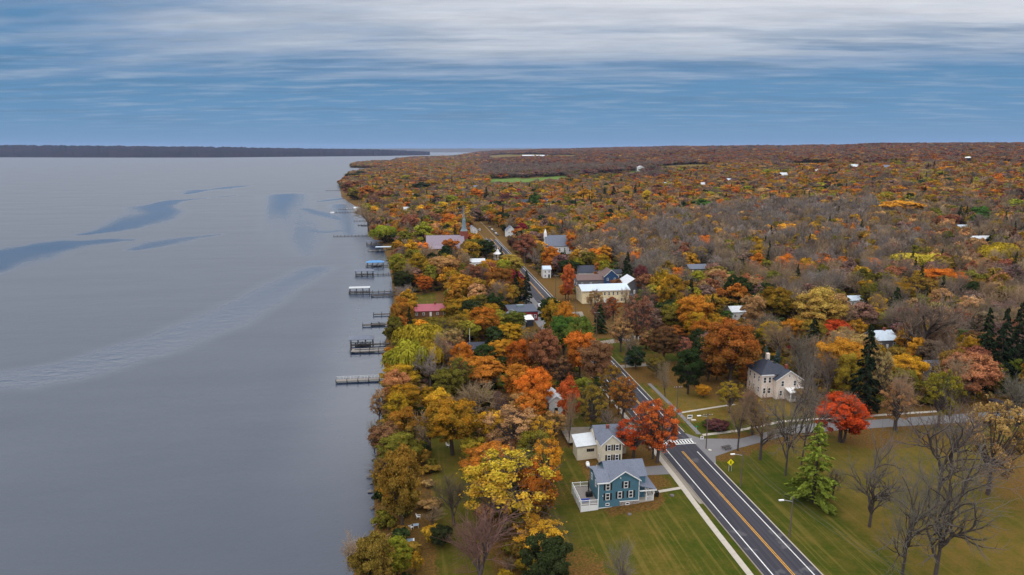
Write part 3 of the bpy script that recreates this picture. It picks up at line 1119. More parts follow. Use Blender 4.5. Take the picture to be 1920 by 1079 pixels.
def willow(seed, nleaf, size):
    g = np.random.default_rng(seed)
    st = Sticks(5)
    st.add((0, 0, -0.6), (0.1, 0, 3.4), 0.5, 0.38)
    lob, lr = [], []
    for i in range(17):
        az = g.uniform(0, 2 * math.pi)
        k = math.sqrt(g.random()) * 3.7
        z = 10.2 - 0.16 * k * k + g.uniform(-1.2, 0.6)
        lob.append((math.cos(az) * k, math.sin(az) * k, z))
        lr.append(g.uniform(1.2, 1.9))
        st.add((0.1, 0, g.uniform(2.6, 3.4)), lob[-1], 0.14, 0.04)
    lob, lr = np.array(lob), np.array(lr)
    ns = nleaf // 7
    which = g.integers(0, len(lob), ns)
    az = g.uniform(0, 2 * math.pi, ns)
    el = np.arcsin(g.uniform(0.0, 1.0, ns))
    d = np.stack([np.cos(az) * np.cos(el), np.sin(az) * np.cos(el), np.sin(el)], 1)
    tops = lob[which] + d * lr[which][:, None] * np.array([1, 1, 0.9])
    P, N, H, RN = [], [], [], []
    ltint = g.random(len(lob))
    ln = g.uniform(1.5, 4.6, ns) * (1 - 0.35 * np.sin(el))
    for j in range(7):
        f = (j + g.random(ns) * 0.8) / 7
        q = tops + np.stack([d[:, 0] * 0.5 * f, d[:, 1] * 0.5 * f, -ln * f], 1) + g.normal(size=(ns, 3)) * 0.08
        P.append(q)
        N.append(d * np.array([1, 1, 0.3]) + g.normal(size=(ns, 3)) * 0.35 + np.array([0, 0, 0.35]))
        H.append(np.clip((q[:, 2] - 2) / 9, 0, 1))
        RN.append(0.45 * g.random(ns) + 0.55 * ltint[which])
    P, N, H, RN = map(np.concatenate, (P, N, H, RN))
    ok = P[:, 2] > 1.0
    P, N, H, RN = P[ok], N[ok], H[ok], RN[ok]
    T = np.repeat(np.array([[0, 0, -1.0]]), len(P), 0)
    V, F = leaf_cards(P, N, size * g.uniform(0.7, 1.3, len(P)), 0.34, T)
    return st.arrays(), (V, F, RN, H)


def crown_mesh(name, data, mat):
    V, F, rnd, hh = data
    return np_mesh(name, V, F, [mat], attrs={'rnd': ('FACE', 'FLOAT', rnd), 'hh': ('FACE', 'FLOAT', hh)})


PROTO = {}      # kind -> list of (trunk mesh, crown mesh)
JOINED = {}     # kind -> list of one-piece meshes for the far woodland


def register(kind, trunk, crown, tmat, cmat, far=False):
    if not far:
        PROTO.setdefault(kind, []).append((np_mesh(kind + '_trunk', trunk[0], trunk[1], [tmat]), crown_mesh(kind + '_crown', crown, cmat)))
        return
    V = np.concatenate([trunk[0], crown[0]])
    F = np.concatenate([trunk[1], crown[1] + len(trunk[0])])
    nt = len(trunk[1])
    z = np.zeros(nt)
    JOINED.setdefault(kind, []).append(np_mesh(kind + '_far', V, F, [tmat, cmat], midx=np.r_[z, np.ones(len(crown[1]))].astype(int),
                                               attrs={'rnd': ('FACE', 'FLOAT', np.r_[z + 0.5, crown[2]]), 'hh': ('FACE', 'FLOAT', np.r_[z, crown[3]])}))


for i in range(5):
    t_, c_ = broadleaf(100 + i, 23000, 0.185, 75, ('round', 'oval', 'round', 'spread', 'round')[i])
    register('leafy', t_, c_, MAT['bark'], MAT['leaf'])
    if i < 3:
        t_, c_ = broadleaf(180 + i, 44000, 0.135, 120, ('round', 'spread', 'oval')[i])
        register('leafy_big', t_, c_, MAT['bark'], MAT['leaf'])
    t_, c_ = broadleaf(120 + i, 3600, 0.46, 40, ('round', 'oval', 'spread', 'oval', 'round')[i])
    register('leafy_mid', t_, c_, MAT['bark'], MAT['leaf'])
    register('wood', t_, c_, MAT['bark'], MAT['leaf'], True)
    t_, c_ = broadleaf(140 + i, 1100, 0.80, 24, ('round', 'oval', 'spread', 'oval', 'round')[i])
    register('leafy', t_, c_, MAT['bark'], MAT['leaf'], True)
for i in range(3):
    t_, c_ = broadleaf(160 + i, 7500, 0.15, 80, 'open')
    register('sparse', t_, c_, MAT['bark_grey'], MAT['leaf'])
    t_, c_ = spruce(200 + i, 10000, 0.27)
    register('spruce', t_, c_, MAT['bark'], MAT['leaf'])
    t_, c_ = spruce(210 + i, 1100, 0.75)
    register('spruce', t_, c_, MAT['bark'], MAT['leaf'], True)
    a_, b_ = bare(300 + i, 4, 0.035, 1.0, 1.0, (7, 6, 6, 5))
    register('bare', a_, (b_[0], b_[1], np.full(len(b_[1]), .5), np.full(len(b_[1]), .5)), MAT['bark_grey'], MAT['twig'])
    a_, b_ = bare(320 + i, 3, 0.11, 0.8, 1.25, (7, 7, 7, 4), True)
    register('bare', a_, (b_[0], b_[1], np.full(len(b_[1]), .5), np.full(len(b_[1]), .5)), MAT['bark_grey'], MAT['twig'], True)
for i in range(4):
    a_, b_ = bare(340 + i, 4, 0.020, 1.05, 0.9, (6, 6, 5, 4), False, 0.24, True)
    register('oldbare', a_, (b_[0], b_[1], np.full(len(b_[1]), .5), np.full(len(b_[1]), .5)), MAT['bark_grey'], MAT['twig'])
for i in range(2):
    t_, c_ = willow(400 + i, 14000, 0.42)
    register('willow', t_, c_, MAT['bark'], MAT['leaf'])
    t_, c_ = spruce(230 + i, 8000, 0.22, 0.22, 1.0)
    register('larch', t_, c_, MAT['bark'], MAT['leaf'])

# leaf colours: (name, main, second)
PAL = {
    'or': ('orange', (208, 126, 42), (180, 98, 38)), 'ob': ('orange-brown', (172, 102, 42), (128, 86, 40)),
    'og': ('orange and green', (190, 118, 38), (78, 80, 34)), 'go': ('golden', (208, 152, 44), (176, 118, 38)),
    'gg': ('gold and green', (180, 136, 34), (82, 86, 30)), 'ye': ('bright yellow', (220, 172, 50), (190, 138, 44)),
    'st': ('pale straw yellow', (196, 160, 84), (166, 132, 58)), 'yg': ('yellow-green', (158, 148, 46), (128, 118, 36)),
    'ol': ('olive', (122, 114, 40), (92, 82, 32)), 'og2': ('olive-gold', (150, 118, 46), (122, 100, 40)),
    're': ('red-orange', (206, 84, 36), (182, 70, 34)), 'cr': ('crimson', (150, 44, 52), (118, 36, 46)),
    'sa': ('salmon pink', (188, 126, 92), (164, 104, 80)), 'ru': ('rust', (152, 100, 70), (128, 86, 62)),
    'ta': ('tan', (188, 148, 96), (156, 116, 74)), 'dg': ('dark green', (52, 66, 32), (40, 52, 26)),
    'gr': ('green', (84, 116, 46), (62, 92, 38)), 'bg': ('bright green', (110, 128, 48), (88, 104, 42)),
    'ma': ('dark maroon', (104, 62, 58), (84, 52, 50)), 'co': ('copper-brown', (112, 74, 46), (72, 60, 36)),
    'sp': ('dark green', (44, 58, 36), (32, 44, 28)), 'bs': ('blue-green', (84, 108, 104), (64, 88, 86)),
    'wi': ('yellow-green', (178, 160, 46), (138, 126, 36)), 'wp': ('pale yellow-green', (182, 162, 60), (148, 130, 44)),
    'ro': ('orange-red', (208, 108, 50), (182, 88, 44)), 'lg': ('bright green', (136, 154, 58), (108, 128, 48)), 'mv': ('mauve-brown', (138, 108, 96), (116, 90, 80)),
    'b1': ('grey', (150, 138, 130), (150, 138, 130)), 'b2': ('brown-grey', (138, 122, 108), (138, 122, 108)), 'b3': ('pale grey', (134, 124, 112), (134, 124, 112)),
    'b5': ('dark grey', (122, 106, 86), (122, 106, 86)), 'b4': ('tan-grey', (164, 140, 112), (164, 140, 112)),
}
JIT = lambda c, a=0.10: tuple(float(np.clip(x * (1 + rng.normal() * a), 0, 255)) for x in c)
NAME = {'leafy': 'autumn_tree', 'leafy_mid': 'autumn_tree', 'sparse': 'autumn_tree', 'spruce': 'spruce_tree', 'larch': 'conifer_tree', 'bare': 'bare_tree', 'oldbare': 'bare_tree', 'willow': 'willow_tree', 'shrub': 'shrub'}
WORD = {'leafy': 'autumn tree', 'leafy_mid': 'autumn tree', 'sparse': 'thinning autumn tree', 'spruce': 'spruce tree', 'larch': 'feathery conifer', 'bare': 'bare tree', 'oldbare': 'gnarled bare tree', 'willow': 'willow tree', 'shrub': 'shrub'}
trees = []       # dict records: used for labels, thinning and copies
FEAT = []        # u, v, half width, half height, distance of what must stay in view


def plant(kind, pal, X, Y, z, D, Ht, u, v, wpx, hpx, dist):
    if abs(X - 66) < 7.5 and Y < 720:          # nothing grows in the carriageway
        X = 57.2 if X < 66 else 76.0
        z = float(terrain(X, Y))
    trees.append(dict(kind=kind, pal=pal, X=X, Y=Y, z=z, D=D, H=Ht, u=u, v=v, w=wpx, h=hpx, d=dist))
    FEAT.append((u, v, wpx / 2, hpx / 2, dist))


def crown_at(u, v, wpx, hpx, kind, pal):
    """a tree whose crown is seen at this bearing, this wide and this high"""
    zc, z = 8.0, 0.0
    for _ in range(30):
        p = at(u, v, z + zc)
        z = 0.6 * z + 0.4 * float(terrain(p[0], p[1]))
        dist = float((p - _c0) @ _fw)
        dep = math.atan2(CAM_Z - z - zc, math.hypot(p[0], p[1]))
        a = wpx * dist / FPX / 2
        b = hpx * dist / FPX / 2
        c = math.sqrt(max(b * b - (a * math.sin(dep)) ** 2, (0.45 * a) ** 2)) / math.cos(dep)
        if kind in ('spruce', 'larch'):
            c = max(c, 1.1 * a)
            zc = c
        elif kind == 'shrub':
            zc = c * 0.75
        else:
            zc = 1.21 * c
    p = at(u, v, z + zc)
    plant(kind, pal, p[0], p[1], z, 2 * a * (1.12 if kind == 'spruce' else 1.3 if kind == 'larch' else 1.13), (2 * c if kind in ('spruce', 'larch') else 2.21 * c), u, v, wpx, hpx, dist)


def base_at(u, v, top_v, wpx, kind, pal):
    """a tree whose foot is seen at (u, v)"""
    X, Y, z = ground(u, v)
    dist = float((np.array([X, Y, z]) - _c0) @ _fw)
    lo, hi = 2.0, 60.0
    for _ in range(40):
        m = (lo + hi) / 2
        if project((X, Y, z + m))[1][0] > top_v:
            lo = m
        else:
            hi = m
    plant(kind, pal, X, Y, z, wpx * dist / FPX * (1.3 if kind == 'larch' else 1.0), lo, u, (v + top_v) / 2 - (v - top_v) * 0.12, wpx, (v - top_v) * 0.8, dist)


L, M_, S_ = 'leafy', 'leafy_mid', 'sparse'
for row in [
    # shore strip, from the foreground back
    (895, 1030, 170, 150, 'bare', 'b5'), (950, 912, 190, 160, S_, 'ye'), (921, 866, 112, 84, L, 'og'), (1008, 918, 84, 112, L, 'og'),
    (1012, 1003, 105, 80, S_, 'ye'), (851, 938, 78, 84, 'bare', 'b5'), (828, 1002, 44, 44, L, 'dg'), (752, 905, 84, 150, L, 'og2'),
    (747, 843, 92, 74, L, 'ol'), (757, 798, 74, 74, L, 'og'), (756, 745, 70, 66, L, 'gg'), (748, 708, 82, 58, L, 'gg'),
    (743, 1042, 62, 74, L, 'yg'), (688, 1040, 76, 84, 'bare', 'b4'), (709, 757, 34, 62, S_, 'ta'), (700, 815, 40, 56, 'bare', 'b3'),
    (848, 790, 112, 112, L, 'gg'), (824, 756, 62, 60, L, 'go'), (893, 748, 92, 70, 'bare', 'b4'), (963, 800, 120, 96, S_, 'ta'), (925, 800, 70, 70, L, 'go'),
    (1015, 812, 70, 80, S_, 'go'), (888, 838, 54, 50, L, 'yg'), (962, 842, 54, 40, L, 'ru'), (1002, 728, 78, 88, L, 'or'), (975, 760, 44, 60, S_, 'ta'),
    (1066, 746, 52, 86, L, 'ro'), (952, 716, 38, 36, L, 'bg'), (900, 694, 96, 62, L, 'or'), (862, 690, 50, 50, L, 'og'), (806, 690, 66, 60, 'bare', 'b1'),
    (784, 638, 92, 74, 'willow', 'wi'), (766, 668, 80, 76, 'willow', 'wi'), (806, 668, 52, 66, 'willow', 'wi'), (742, 690, 44, 50, L, 'gg'),
    (754, 590, 48, 72, L, 'og'), (857, 580, 60, 52, L, 'gg'), (902, 570, 46, 40, L, 'ol'), (907, 604, 64, 66, L, 'og'), (961, 600, 54, 46, L, 'ol'),
    (1008, 612, 84, 44, L, 'og'), (1022, 660, 66, 96, L, 'ru'), (990, 640, 40, 50, 'bare', 'b4'), (942, 655, 64, 44, L, 'go'), (949, 684, 34, 44, L, 'dg'), (908, 664, 50, 40, L, 'dg'),
    (866, 668, 46, 62, L, 'or'), (842, 628, 80, 56, S_, 'ol'), (816, 610, 62, 40, L, 'ol'), (928, 570, 34, 50, L, 'dg'), (880, 600, 44, 50, L, 'gg'),
    (936, 526, 56, 66, L, 'ob'), (968, 536, 26, 62, 'spruce', 'sp'), (987, 538, 28, 62, 'spruce', 'sp'), (980, 494, 58, 40, L, 'wp'),
    (864, 538, 56, 56, L, 'go'), (832, 500, 62, 56, L, 'ta'), (797, 530, 32, 36, L, 'or'), (888, 516, 42, 46, L, 'ru'), (756, 524, 42, 46, L, 'dg'), (754, 552, 40, 34, 'bare', 'b1'),
    (783, 497, 44, 50, L, 'gg'), (746, 497, 38, 50, L, 'yg'), (905, 745, 40, 40, L, 'ol'), (1110, 760, 60, 90, S_, 'og2'), (1118, 745, 46, 80, 'larch', 'dg'),
    (1142, 722, 56, 96, 'spruce', 'dg'), (1092, 700, 40, 50, 'bare', 'mv'), (1150, 790, 50, 40, 'bare', 'b2'), (1042, 790, 50, 50, S_, 'ta'), (930, 760, 44, 44, 'bare', 'mv'),
    # around the junction and the village street
    (1190, 815, 76, 76, S_, 're'), (1246, 812, 58, 80, S_, 'ob'), (1066, 526, 28, 66, L, 'ro'), (1034, 482, 40, 46, L, 'or'), (1096, 598, 34, 56, 'spruce', 'dg'),
    (1064, 640, 54, 62, L, 'gr'), (1107, 642, 50, 80, L, 'bg'), (1193, 594, 66, 96, S_, 'ru'), (1135, 584, 28, 56, S_, 'go'), (1193, 668, 40, 42, L, 'dg'),
    (1246, 640, 66, 66, L, 'co'), (1262, 622, 50, 30, L, 'ob'), (1212, 632, 44, 40, L, 'sa'), (1282, 652, 40, 50, S_, 'sa'), (1260, 548, 58, 76, L, 'gg'), (1236, 586, 40, 36, L, 'ol'),
    (1303, 585, 72, 84, L, 'go'), (1176, 505, 34, 66, 'spruce', 'dg'), (1202, 514, 26, 46, L, 'ma'), (1128, 494, 34, 40, L, 'gg'), (1066, 500, 40, 34, L, 'dg'), (986, 462, 52, 52, L, 'ru'),
    (1070, 452, 22, 40, L, 'or'), (947, 455, 28, 24, L, 'ma'), (979, 430, 28, 26, L, 'cr'), (1022, 438, 56, 34, L, 'gg'), (912, 464, 34, 38, L, 'dg'), (949, 480, 15, 36, 'spruce', 'sp'),
    (1156, 533, 26, 24, L, 'ru'), (1202, 539, 16, 12, 'shrub', 'ye'), (1040, 545, 26, 30, L, 'or'), (1308, 640, 40, 50, L, 'dg'), (1165, 655, 30, 50, 'bare', 'b4'),
    (1137, 656, 32, 56, 'spruce', 'bs'), (1120, 692, 52, 60, L, 'ru'), (1094, 735, 50, 60, L, 'ol'), (1150, 752, 60, 60, S_, 'ol'), (1176, 742, 44, 60, S_, 'og2'), (1050, 690, 50, 56, S_, 'ru'), (1292, 690, 60, 84, L, 'dg'),
    (1322, 655, 52, 60, L, 'dg'), (1232, 684, 40, 40, L, 'ol'), (1080, 610, 40, 34, L, 'dg'), (1160, 640, 40, 44, S_, 'ru'), (1222, 560, 40, 50, 'bare', 'b2'), (1205, 560, 30, 40, L, 'ol'), (1340, 610, 50, 50, L, 'gg'), (1400, 640, 50, 50, L, 'dg'), (1490, 620, 50, 60, L, 'gg'), (1480, 690, 40, 50, L, 'og2'),
    (1116, 566, 34, 56, S_, 'ta'), (1150, 575, 36, 44, S_, 'ob'), (1176, 560, 36, 40, 'bare', 'b4'),
    # wood behind the brick house
    (1372, 652, 112, 122, L, 'ob'), (1330, 680, 50, 60, L, 'co'), (1444, 628, 58, 58, L, 'gg'), (1436, 670, 26, 44, 'spruce', 'bs'), (1457, 674, 24, 40, 'spruce', 'bs'),
    (1524, 640, 60, 88, 'spruce', 'sp'), (1566, 622, 70, 52, L, 're'), (1574, 672, 84, 106, L, 'go'), (1590, 700, 50, 90, L, 'yg'), (1626, 690, 66, 168, 'spruce', 'sp'),
    (1652, 700, 44, 96, S_, 'ta'), (1580, 778, 102, 92, L, 're'), (1608, 616, 38, 40, L, 'go'), (1512, 694, 56, 66, 'bare', 'b3'), (1319, 731, 30, 26, L, 'go'),
    (1456, 572, 72, 80, L, 'gg'), (1454, 610, 60, 44, L, 'dg'), (1536, 580, 102, 92, L, 'st'), (1412, 582, 50, 72, L, 'ta'), (1483, 655, 20, 18, 'shrub', 'cr'), (1546, 628, 40, 40, L, 'go'),
    (1370, 740, 54, 60, S_, 'yg'), (1414, 776, 76, 70, S_, 'og2'), (1402, 750, 40, 40, S_, 'sa'), (1345, 797, 46, 20, 'shrub', 'ma'), (1326, 794, 22, 16, 'shrub', 'gr'), (1310, 690, 34, 44, L, 'dg'),
    (1345, 690, 40, 40, L, 'og'), (1400, 700, 40, 40, L, 'ob'), (1510, 740, 40, 30, L, 'og2'),
    # park and right-hand wood
    (1822, 700, 96, 92, L, 'sa'), (1768, 738, 74, 110, S_, 'yg'), (1683, 752, 64, 92, S_, 'ta'), (1702, 692, 70, 70, L, 'go'), (1706, 664, 40, 20, L, 're'),
    (1848, 650, 56, 150, 'spruce', 'sp'), (1880, 655, 60, 160, 'spruce', 'sp'), (1908, 640, 56, 150, 'spruce', 'sp'), (1936, 660, 60, 150, 'spruce', 'sp'), (1806, 640, 44, 50, L, 'gr'),
    (1742, 604, 112, 124, 'bare', 'b2'), (1700, 610, 60, 90, 'bare', 'b2'), (1770, 524, 84, 52, L, 'or'), (1732, 490, 90, 42, 'willow', 'wp'), (1705, 540, 72, 62, S_, 'og2'), (1877, 478, 66, 52, 'willow', 'wi'),
    (1636, 552, 52, 58, S_, 'ol'), (1680, 572, 44, 70, 'spruce', 'dg'), (1652, 600, 44, 40, L, 'yg'), (1697, 636, 38, 42, L, 'go'), (1722, 652, 38, 44, L, 'ye'), (1824, 548, 44, 46, L, 'dg'), (1799, 574, 46, 46, 'bare', 'b3'),
    (1880, 560, 70, 60, 'bare', 'b4'), (1900, 520, 60, 60, S_, 'mv'), (1690, 664, 30, 30, L, 'og'), (1640, 660, 40, 50, L, 'gg'),
    # middle distance
    (1308, 526, 50, 42, L, 'yg'), (1379, 538, 42, 52, L, 'dg'), (1368, 520, 36, 26, L, 'bg'), (1412, 540, 34, 50, L, 'ta'), (1441, 526, 62, 42, L, 'ol'), (1475, 496, 48, 42, M_, 'or'), (1512, 508, 42, 36, M_, 'or'),
    (1347, 540, 34, 36, 'bare', 'b4'), (1362, 592, 26, 22, L, 'gr'), (1327, 464, 18, 30, M_, 'or'), (1349, 436, 24, 24, M_, 'ye'), (1360, 615, 36, 40, S_, 'og2'),
    (953, 362, 32, 20, M_, 'ye'), (1097, 368, 40, 26, M_, 'go'), (1168, 380, 40, 28, M_, 'ru'), (1212, 372, 20, 34, M_, 'ye'), (1176, 357, 22, 20, M_, 'ye'), (1079, 345, 18, 22, M_, 'go'),
    (1134, 366, 20, 30, 'spruce', 'sp'), (1150, 366, 22, 34, 'spruce', 'sp'), (1191, 360, 14, 28, 'spruce', 'sp'), (1316, 386, 54, 20, M_, 'gr'), (1341, 377, 28, 26, M_, 'ta'), (1287, 370, 32, 22, M_, 'og'),
    (1379, 360, 22, 26, M_, 'or'), (1361, 374, 16, 24, 'spruce', 'sp'), (1231, 363, 20, 20, M_, 'ru'), (912, 370, 17, 40, 'spruce', 'sp'), (1003, 378, 24, 34, M_, 'gr'), (940, 409, 17, 16, M_, 'or'), (1168, 396, 17, 12, M_, 'ye'),
    (1121, 440, 17, 22, M_, 'sa'), (1243, 336, 36, 20, M_, 'ob'), (1270, 349, 22, 22, M_, 'go'), (1094, 410, 20, 18, M_, 'ru'), (968, 400, 34, 24, M_, 'ob'), (944, 372, 28, 22, 'bare', 'ma'),
    (1508, 343, 32, 20, M_, 'gg'), (1548, 339, 32, 20, M_, 'gg'), (1655, 385, 36, 18, M_, 'bg'), (1692, 390, 76, 20, M_, 'go'), (1839, 405, 42, 40, M_, 'gr'), (1766, 417, 22, 30, M_, 're'), (1481, 434, 64, 24, M_, 'ye'),
    (1538, 436, 17, 24, 'spruce', 'gr'), (1774, 458, 24, 30, 'spruce', 'dg'), (1611, 341, 12, 8, M_, 're'), (1432, 360, 28, 18, M_, 'ta'), (1438, 325, 22, 18, M_, 'yg'), (1452, 327, 24, 14, M_, 'go'), (1519, 319, 24, 18, M_, 'go'),
    (1562, 314, 22, 16, M_, 'ob'), (1644, 312, 17, 16, M_, 'yg'), (1684, 309, 20, 16, M_, 'yg'), (1900, 386, 40, 30, M_, 'yg'), (1860, 445, 26, 22, 'spruce', 'dg'), (1893, 455, 26, 22, 'spruce', 'dg'),
    (832, 390, 22, 26, M_, 'ye'), (795, 440, 40, 46, M_, 'yg'), (720, 435, 46, 34, 'willow', 'yg'), (770, 420, 34, 44, M_, 'ru'), (742, 402, 30, 24, M_, 'gg'), (760, 450, 34, 40, M_, 'ol'),
    (690, 405, 40, 50, 'bare', 'b4'), (706, 396, 24, 20, M_, 'ye'), (790, 395, 30, 20, M_, 'ye'), (812, 408, 26, 28, M_, 'ru'), (842, 414, 34, 30, M_, 'or'), (880, 398, 22, 20, M_, 'go'), (860, 405, 16, 18, 'spruce', 'sp'),
    (886, 470, 40, 40, M_, 'gg'), (836, 478, 34, 40, L, 'dg'), (862, 482, 30, 40, 'bare', 'mv'), (918, 500, 44, 30, L, 'go'), (906, 520, 30, 40, 'bare', 'mv'), (800, 478, 40, 40, 'bare', 'b4'), (770, 470, 40, 40, M_, 'go'), (845, 460, 30, 30, M_, 'ob'),
    (652, 352, 24, 26, M_, 'ru'), (668, 346, 30, 18, M_, 'ru'), (662, 362, 26, 22, M_, 'og2'), (688, 362, 36, 26, M_, 'ob'), (722, 366, 34, 24, M_, 'ru'), (700, 378, 44, 30, 'bare', 'mv'), (760, 335, 24, 14, M_, 'yg'), (662, 330, 26, 12, M_, 'dg'),
    (676, 326, 26, 10, M_, 'dg'), (790, 352, 40, 20, M_, 'dg'), (810, 345, 26, 20, M_, 'gg'), (766, 365, 22, 16, M_, 'go'), (850, 375, 26, 22, M_, 'yg'), (895, 365, 26, 26, M_, 'or'), (1045, 400, 50, 30, 'bare', 'b2'), (1000, 405, 34, 26, M_, 'ob'),
]:
    crown_at(*row)
for row in [
    (1630, 988, 822, 116, 'oldbare', 'b3'), (1691, 1076, 872, 126, 'oldbare', 'b3'), (1752, 1092, 828, 170, 'oldbare', 'b3'), (1758, 944, 742, 150, 'oldbare', 'b3'),
    (1853, 928, 735, 132, S_, 'ta'), (1473, 892, 690, 84, 'oldbare', 'b3'), (1502, 872, 676, 66, 'oldbare', 'b3'), (1524, 942, 792, 88, 'larch', 'lg'),
    (1425, 862, 742, 78, 'bare', 'b4'), (1172, 1110, 1018, 80, 'bare', 'b3'), (1682, 810, 700, 56, 'bare', 'b4'), (1383, 845, 712, 44, 'bare', 'b4'), (1066, 840, 740, 34, 'bare', 'b4'),
    (1232, 868, 738, 104, S_, 'ro'), (1580, 830, 735, 70, 'bare', 'b2'), (1905, 800, 700, 80, 'bare', 'b3'), (1212, 745, 680, 40, 'bare', 'b4'), (1560, 935, 880, 40, 'bare', 'b3'),
]:
    base_at(*row)

# street trees that screen the road between the junction and the store, and the close rank of trees along the near shore
rows_ = [(55.5, 199, 13, 19, L, 'ru'), (53.5, 211, 12, 19, L, 'or'), (56.0, 223, 13, 20, L, 'bg'), (53.0, 233, 13, 19, L, 'gr'), (56.0, 245, 13, 20, L, 'og'), (54.5, 259, 12, 18, L, 'gg'), (56, 272, 12, 17, L, 'dg'),
         (76.5, 240, 11, 14, S_, 'ta'), (78, 272, 10, 13, S_, 'ru'), (56.5, 186, 9, 14, S_, 'og2'), (56.5, 174, 10, 14, S_, 'ob')]
cyc = ['ol', 'og2', 'gg', 'og', 'go', 'og2', 'ol', 'ob', 'yg', 'gg', 'or', 'ta']
for k in range(23):
    y = 102 + k * 9.2
    x = float(np.interp(y, SH_Y, SH_X)) + 3.2 + (k * 7 % 5) * 0.8
    rows_.append((x, y, 8.0 + (k * 5 % 4), 10.5 + (k * 3 % 5), L if k % 5 else S_, cyc[k % 12]))
for k, (x, y) in enumerate([(17, 112), (22, 119), (18, 127), (24, 131), (17, 139), (22, 146), (18, 155), (25, 160), (20, 168), (30, 172), (16, 180), (26, 182), (35, 184), (19, 193), (30, 195), (40, 206), (14, 206), (24, 208), (34, 216), (44, 222), (18, 222), (8, 232), (28, 234), (40, 240), (14, 246), (27.5, 151), (27, 124), (25, 113), (28, 138), (21, 104), (29, 163), (16, 101)]):
    rows_.append((x, y, 9.5 + (k * 5 % 4), 11.5 + (k * 3 % 5), L if k % 4 else S_, ['og', 'go', 'dg', 'ob', 'gg', 'or', 'ta', 'ol', 'ru'][k % 9]))
for k, (x, y, d_, h_, kd, pl) in enumerate(rows_):
    if k < 11:
        trees[:] = [t for t in trees if math.hypot(t['X'] - x, t['Y'] - y) > 0.26 * (t['D'] + d_)]
        FEAT[:] = [(t['u'], t['v'], t['w'] / 2, t['h'] / 2, t['d']) for t in trees]
    elif any(math.hypot(t['X'] - x, t['Y'] - y) < 0.30 * (t['D'] + d_) for t in trees):
        continue
    uu_, vv_, dd_ = project((x, y, h_ * 0.55 + float(terrain(x, y))))
    plant(kd, pl, x, y, float(terrain(x, y)), d_, h_, float(uu_[0]), float(vv_[0]), d_ * FPX / dd_[0], h_ * FPX / dd_[0] * 0.9, float(dd_[0]))
NTREE = len(trees)

# ------------------------------------------------------------------ buildings
LAND = []        # landmarks for describing where a tree stands: phrase, u, v


def see(phrase, p, hw, hh, keep=True):
    """note where a landmark lies in the view, so that woodland is not planted across it"""
    u, v, d = project(p)
    if phrase:
        LAND.append((phrase, float(u[0]), float(v[0])))
    if keep:
        FEAT.append((float(u[0]), float(v[0]), hw, hh, float(d[0])))


def window(root, x, y, z, ww, hh, face='S', frame='white', shutters=False, sash=True):
    """sash window: frame part on the wall, panes (and shutters) as its sub-parts"""
    def bx(b, x0, x1, z0, z1, d0, d1):
        if face == 'S':
            return b.box(x + x0, x + x1, y - d1, y - d0, z + z0, z + z1)
        if face == 'W':
            return b.box(x - d1, x - d0, y + x0, y + x1, z + z0, z + z1)
        return b.box(x + d0, x + d1, y + x0, y + x1, z + z0, z + z1)
    t = 0.12
    b = MB()
    bx(b, -ww / 2, -ww / 2 + t, -hh / 2, hh / 2, -0.02, 0.07)
    bx(b, ww / 2 - t, ww / 2, -hh / 2, hh / 2, -0.02, 0.07)
    bx(b, -ww / 2 + t, ww / 2 - t, hh / 2 - t, hh / 2, -0.02, 0.072)
    bx(b, -ww / 2 + t, ww / 2 - t, -hh / 2, -hh / 2 + t, -0.02, 0.072)
    if sash:
        bx(b, -ww / 2 + t, ww / 2 - t, -0.05, 0.05, -0.02, 0.05)
    f = b.build('window', MAT[frame], root)
    bx(MB(), -ww / 2 + t, ww / 2 - t, -hh / 2 + t, hh / 2 - t, -0.02, 0.02).build('pane', MAT['glass'], f)
    if shutters:
        for sx in (-1, 1):
            c = sx * (ww / 2 + 0.24)
            bx(MB(), c - 0.2, c + 0.2, -hh / 2, hh / 2, -0.01, 0.05).build('shutter', MAT['shutter'], f)
    return f


def door(root, x, y, z, ww, hh, face='S', mat='white'):
    b = MB()
    if face == 'S':
        b.box(x - ww / 2, x + ww / 2, y - 0.06, y + 0.02, z, z + hh)
        h = MB().box(x + ww * 0.3, x + ww * 0.38, y - 0.12, y - 0.06, z + 1.0, z + 1.08)
    else:
        b.box(x - 0.06, x + 0.02, y - ww / 2, y + ww / 2, z, z + hh)
        h = MB().box(x - 0.12, x - 0.06, y + ww * 0.3, y + ww * 0.38, z + 1.0, z + 1.08)
    d = b.build('door', MAT[mat], root)
    h.build('handle', MAT['steel'], d)
    return d


def rake(root, x0, x1, y, ze, zr, w_=0.22, ov=0.35, apex=None, face='S'):
    """white barge boards along a south gable"""
    m = (x0 + x1) / 2 if apex is None else apex
    b = MB()
    for xa, s in ((x0, 1), (x1, -1)):
        k = (zr - ze) / abs(m - xa)
        a = (xa - s * ov, ze - ov * k + 0.02)
        p = (m, zr + 0.02)
        y0, y1 = y - ov - 0.06, y - ov - 0.005
        vs = [(a[0], y0, a[1] - w_ + 0.16), (p[0], y0, p[1] - w_ + 0.16), (p[0], y0, p[1] + 0.16), (a[0], y0, a[1] + 0.16)]
        vs += [(q[0], y1, q[2]) for q in vs]
        fs = [(0, 1, 2, 3), (7, 6, 5, 4), (0, 4, 5, 1), (1, 5, 6, 2), (2, 6, 7, 3), (3, 7, 4, 0)]
        b.face_block(vs, fs)
    return b.build('barge_board', MAT['white'], root)


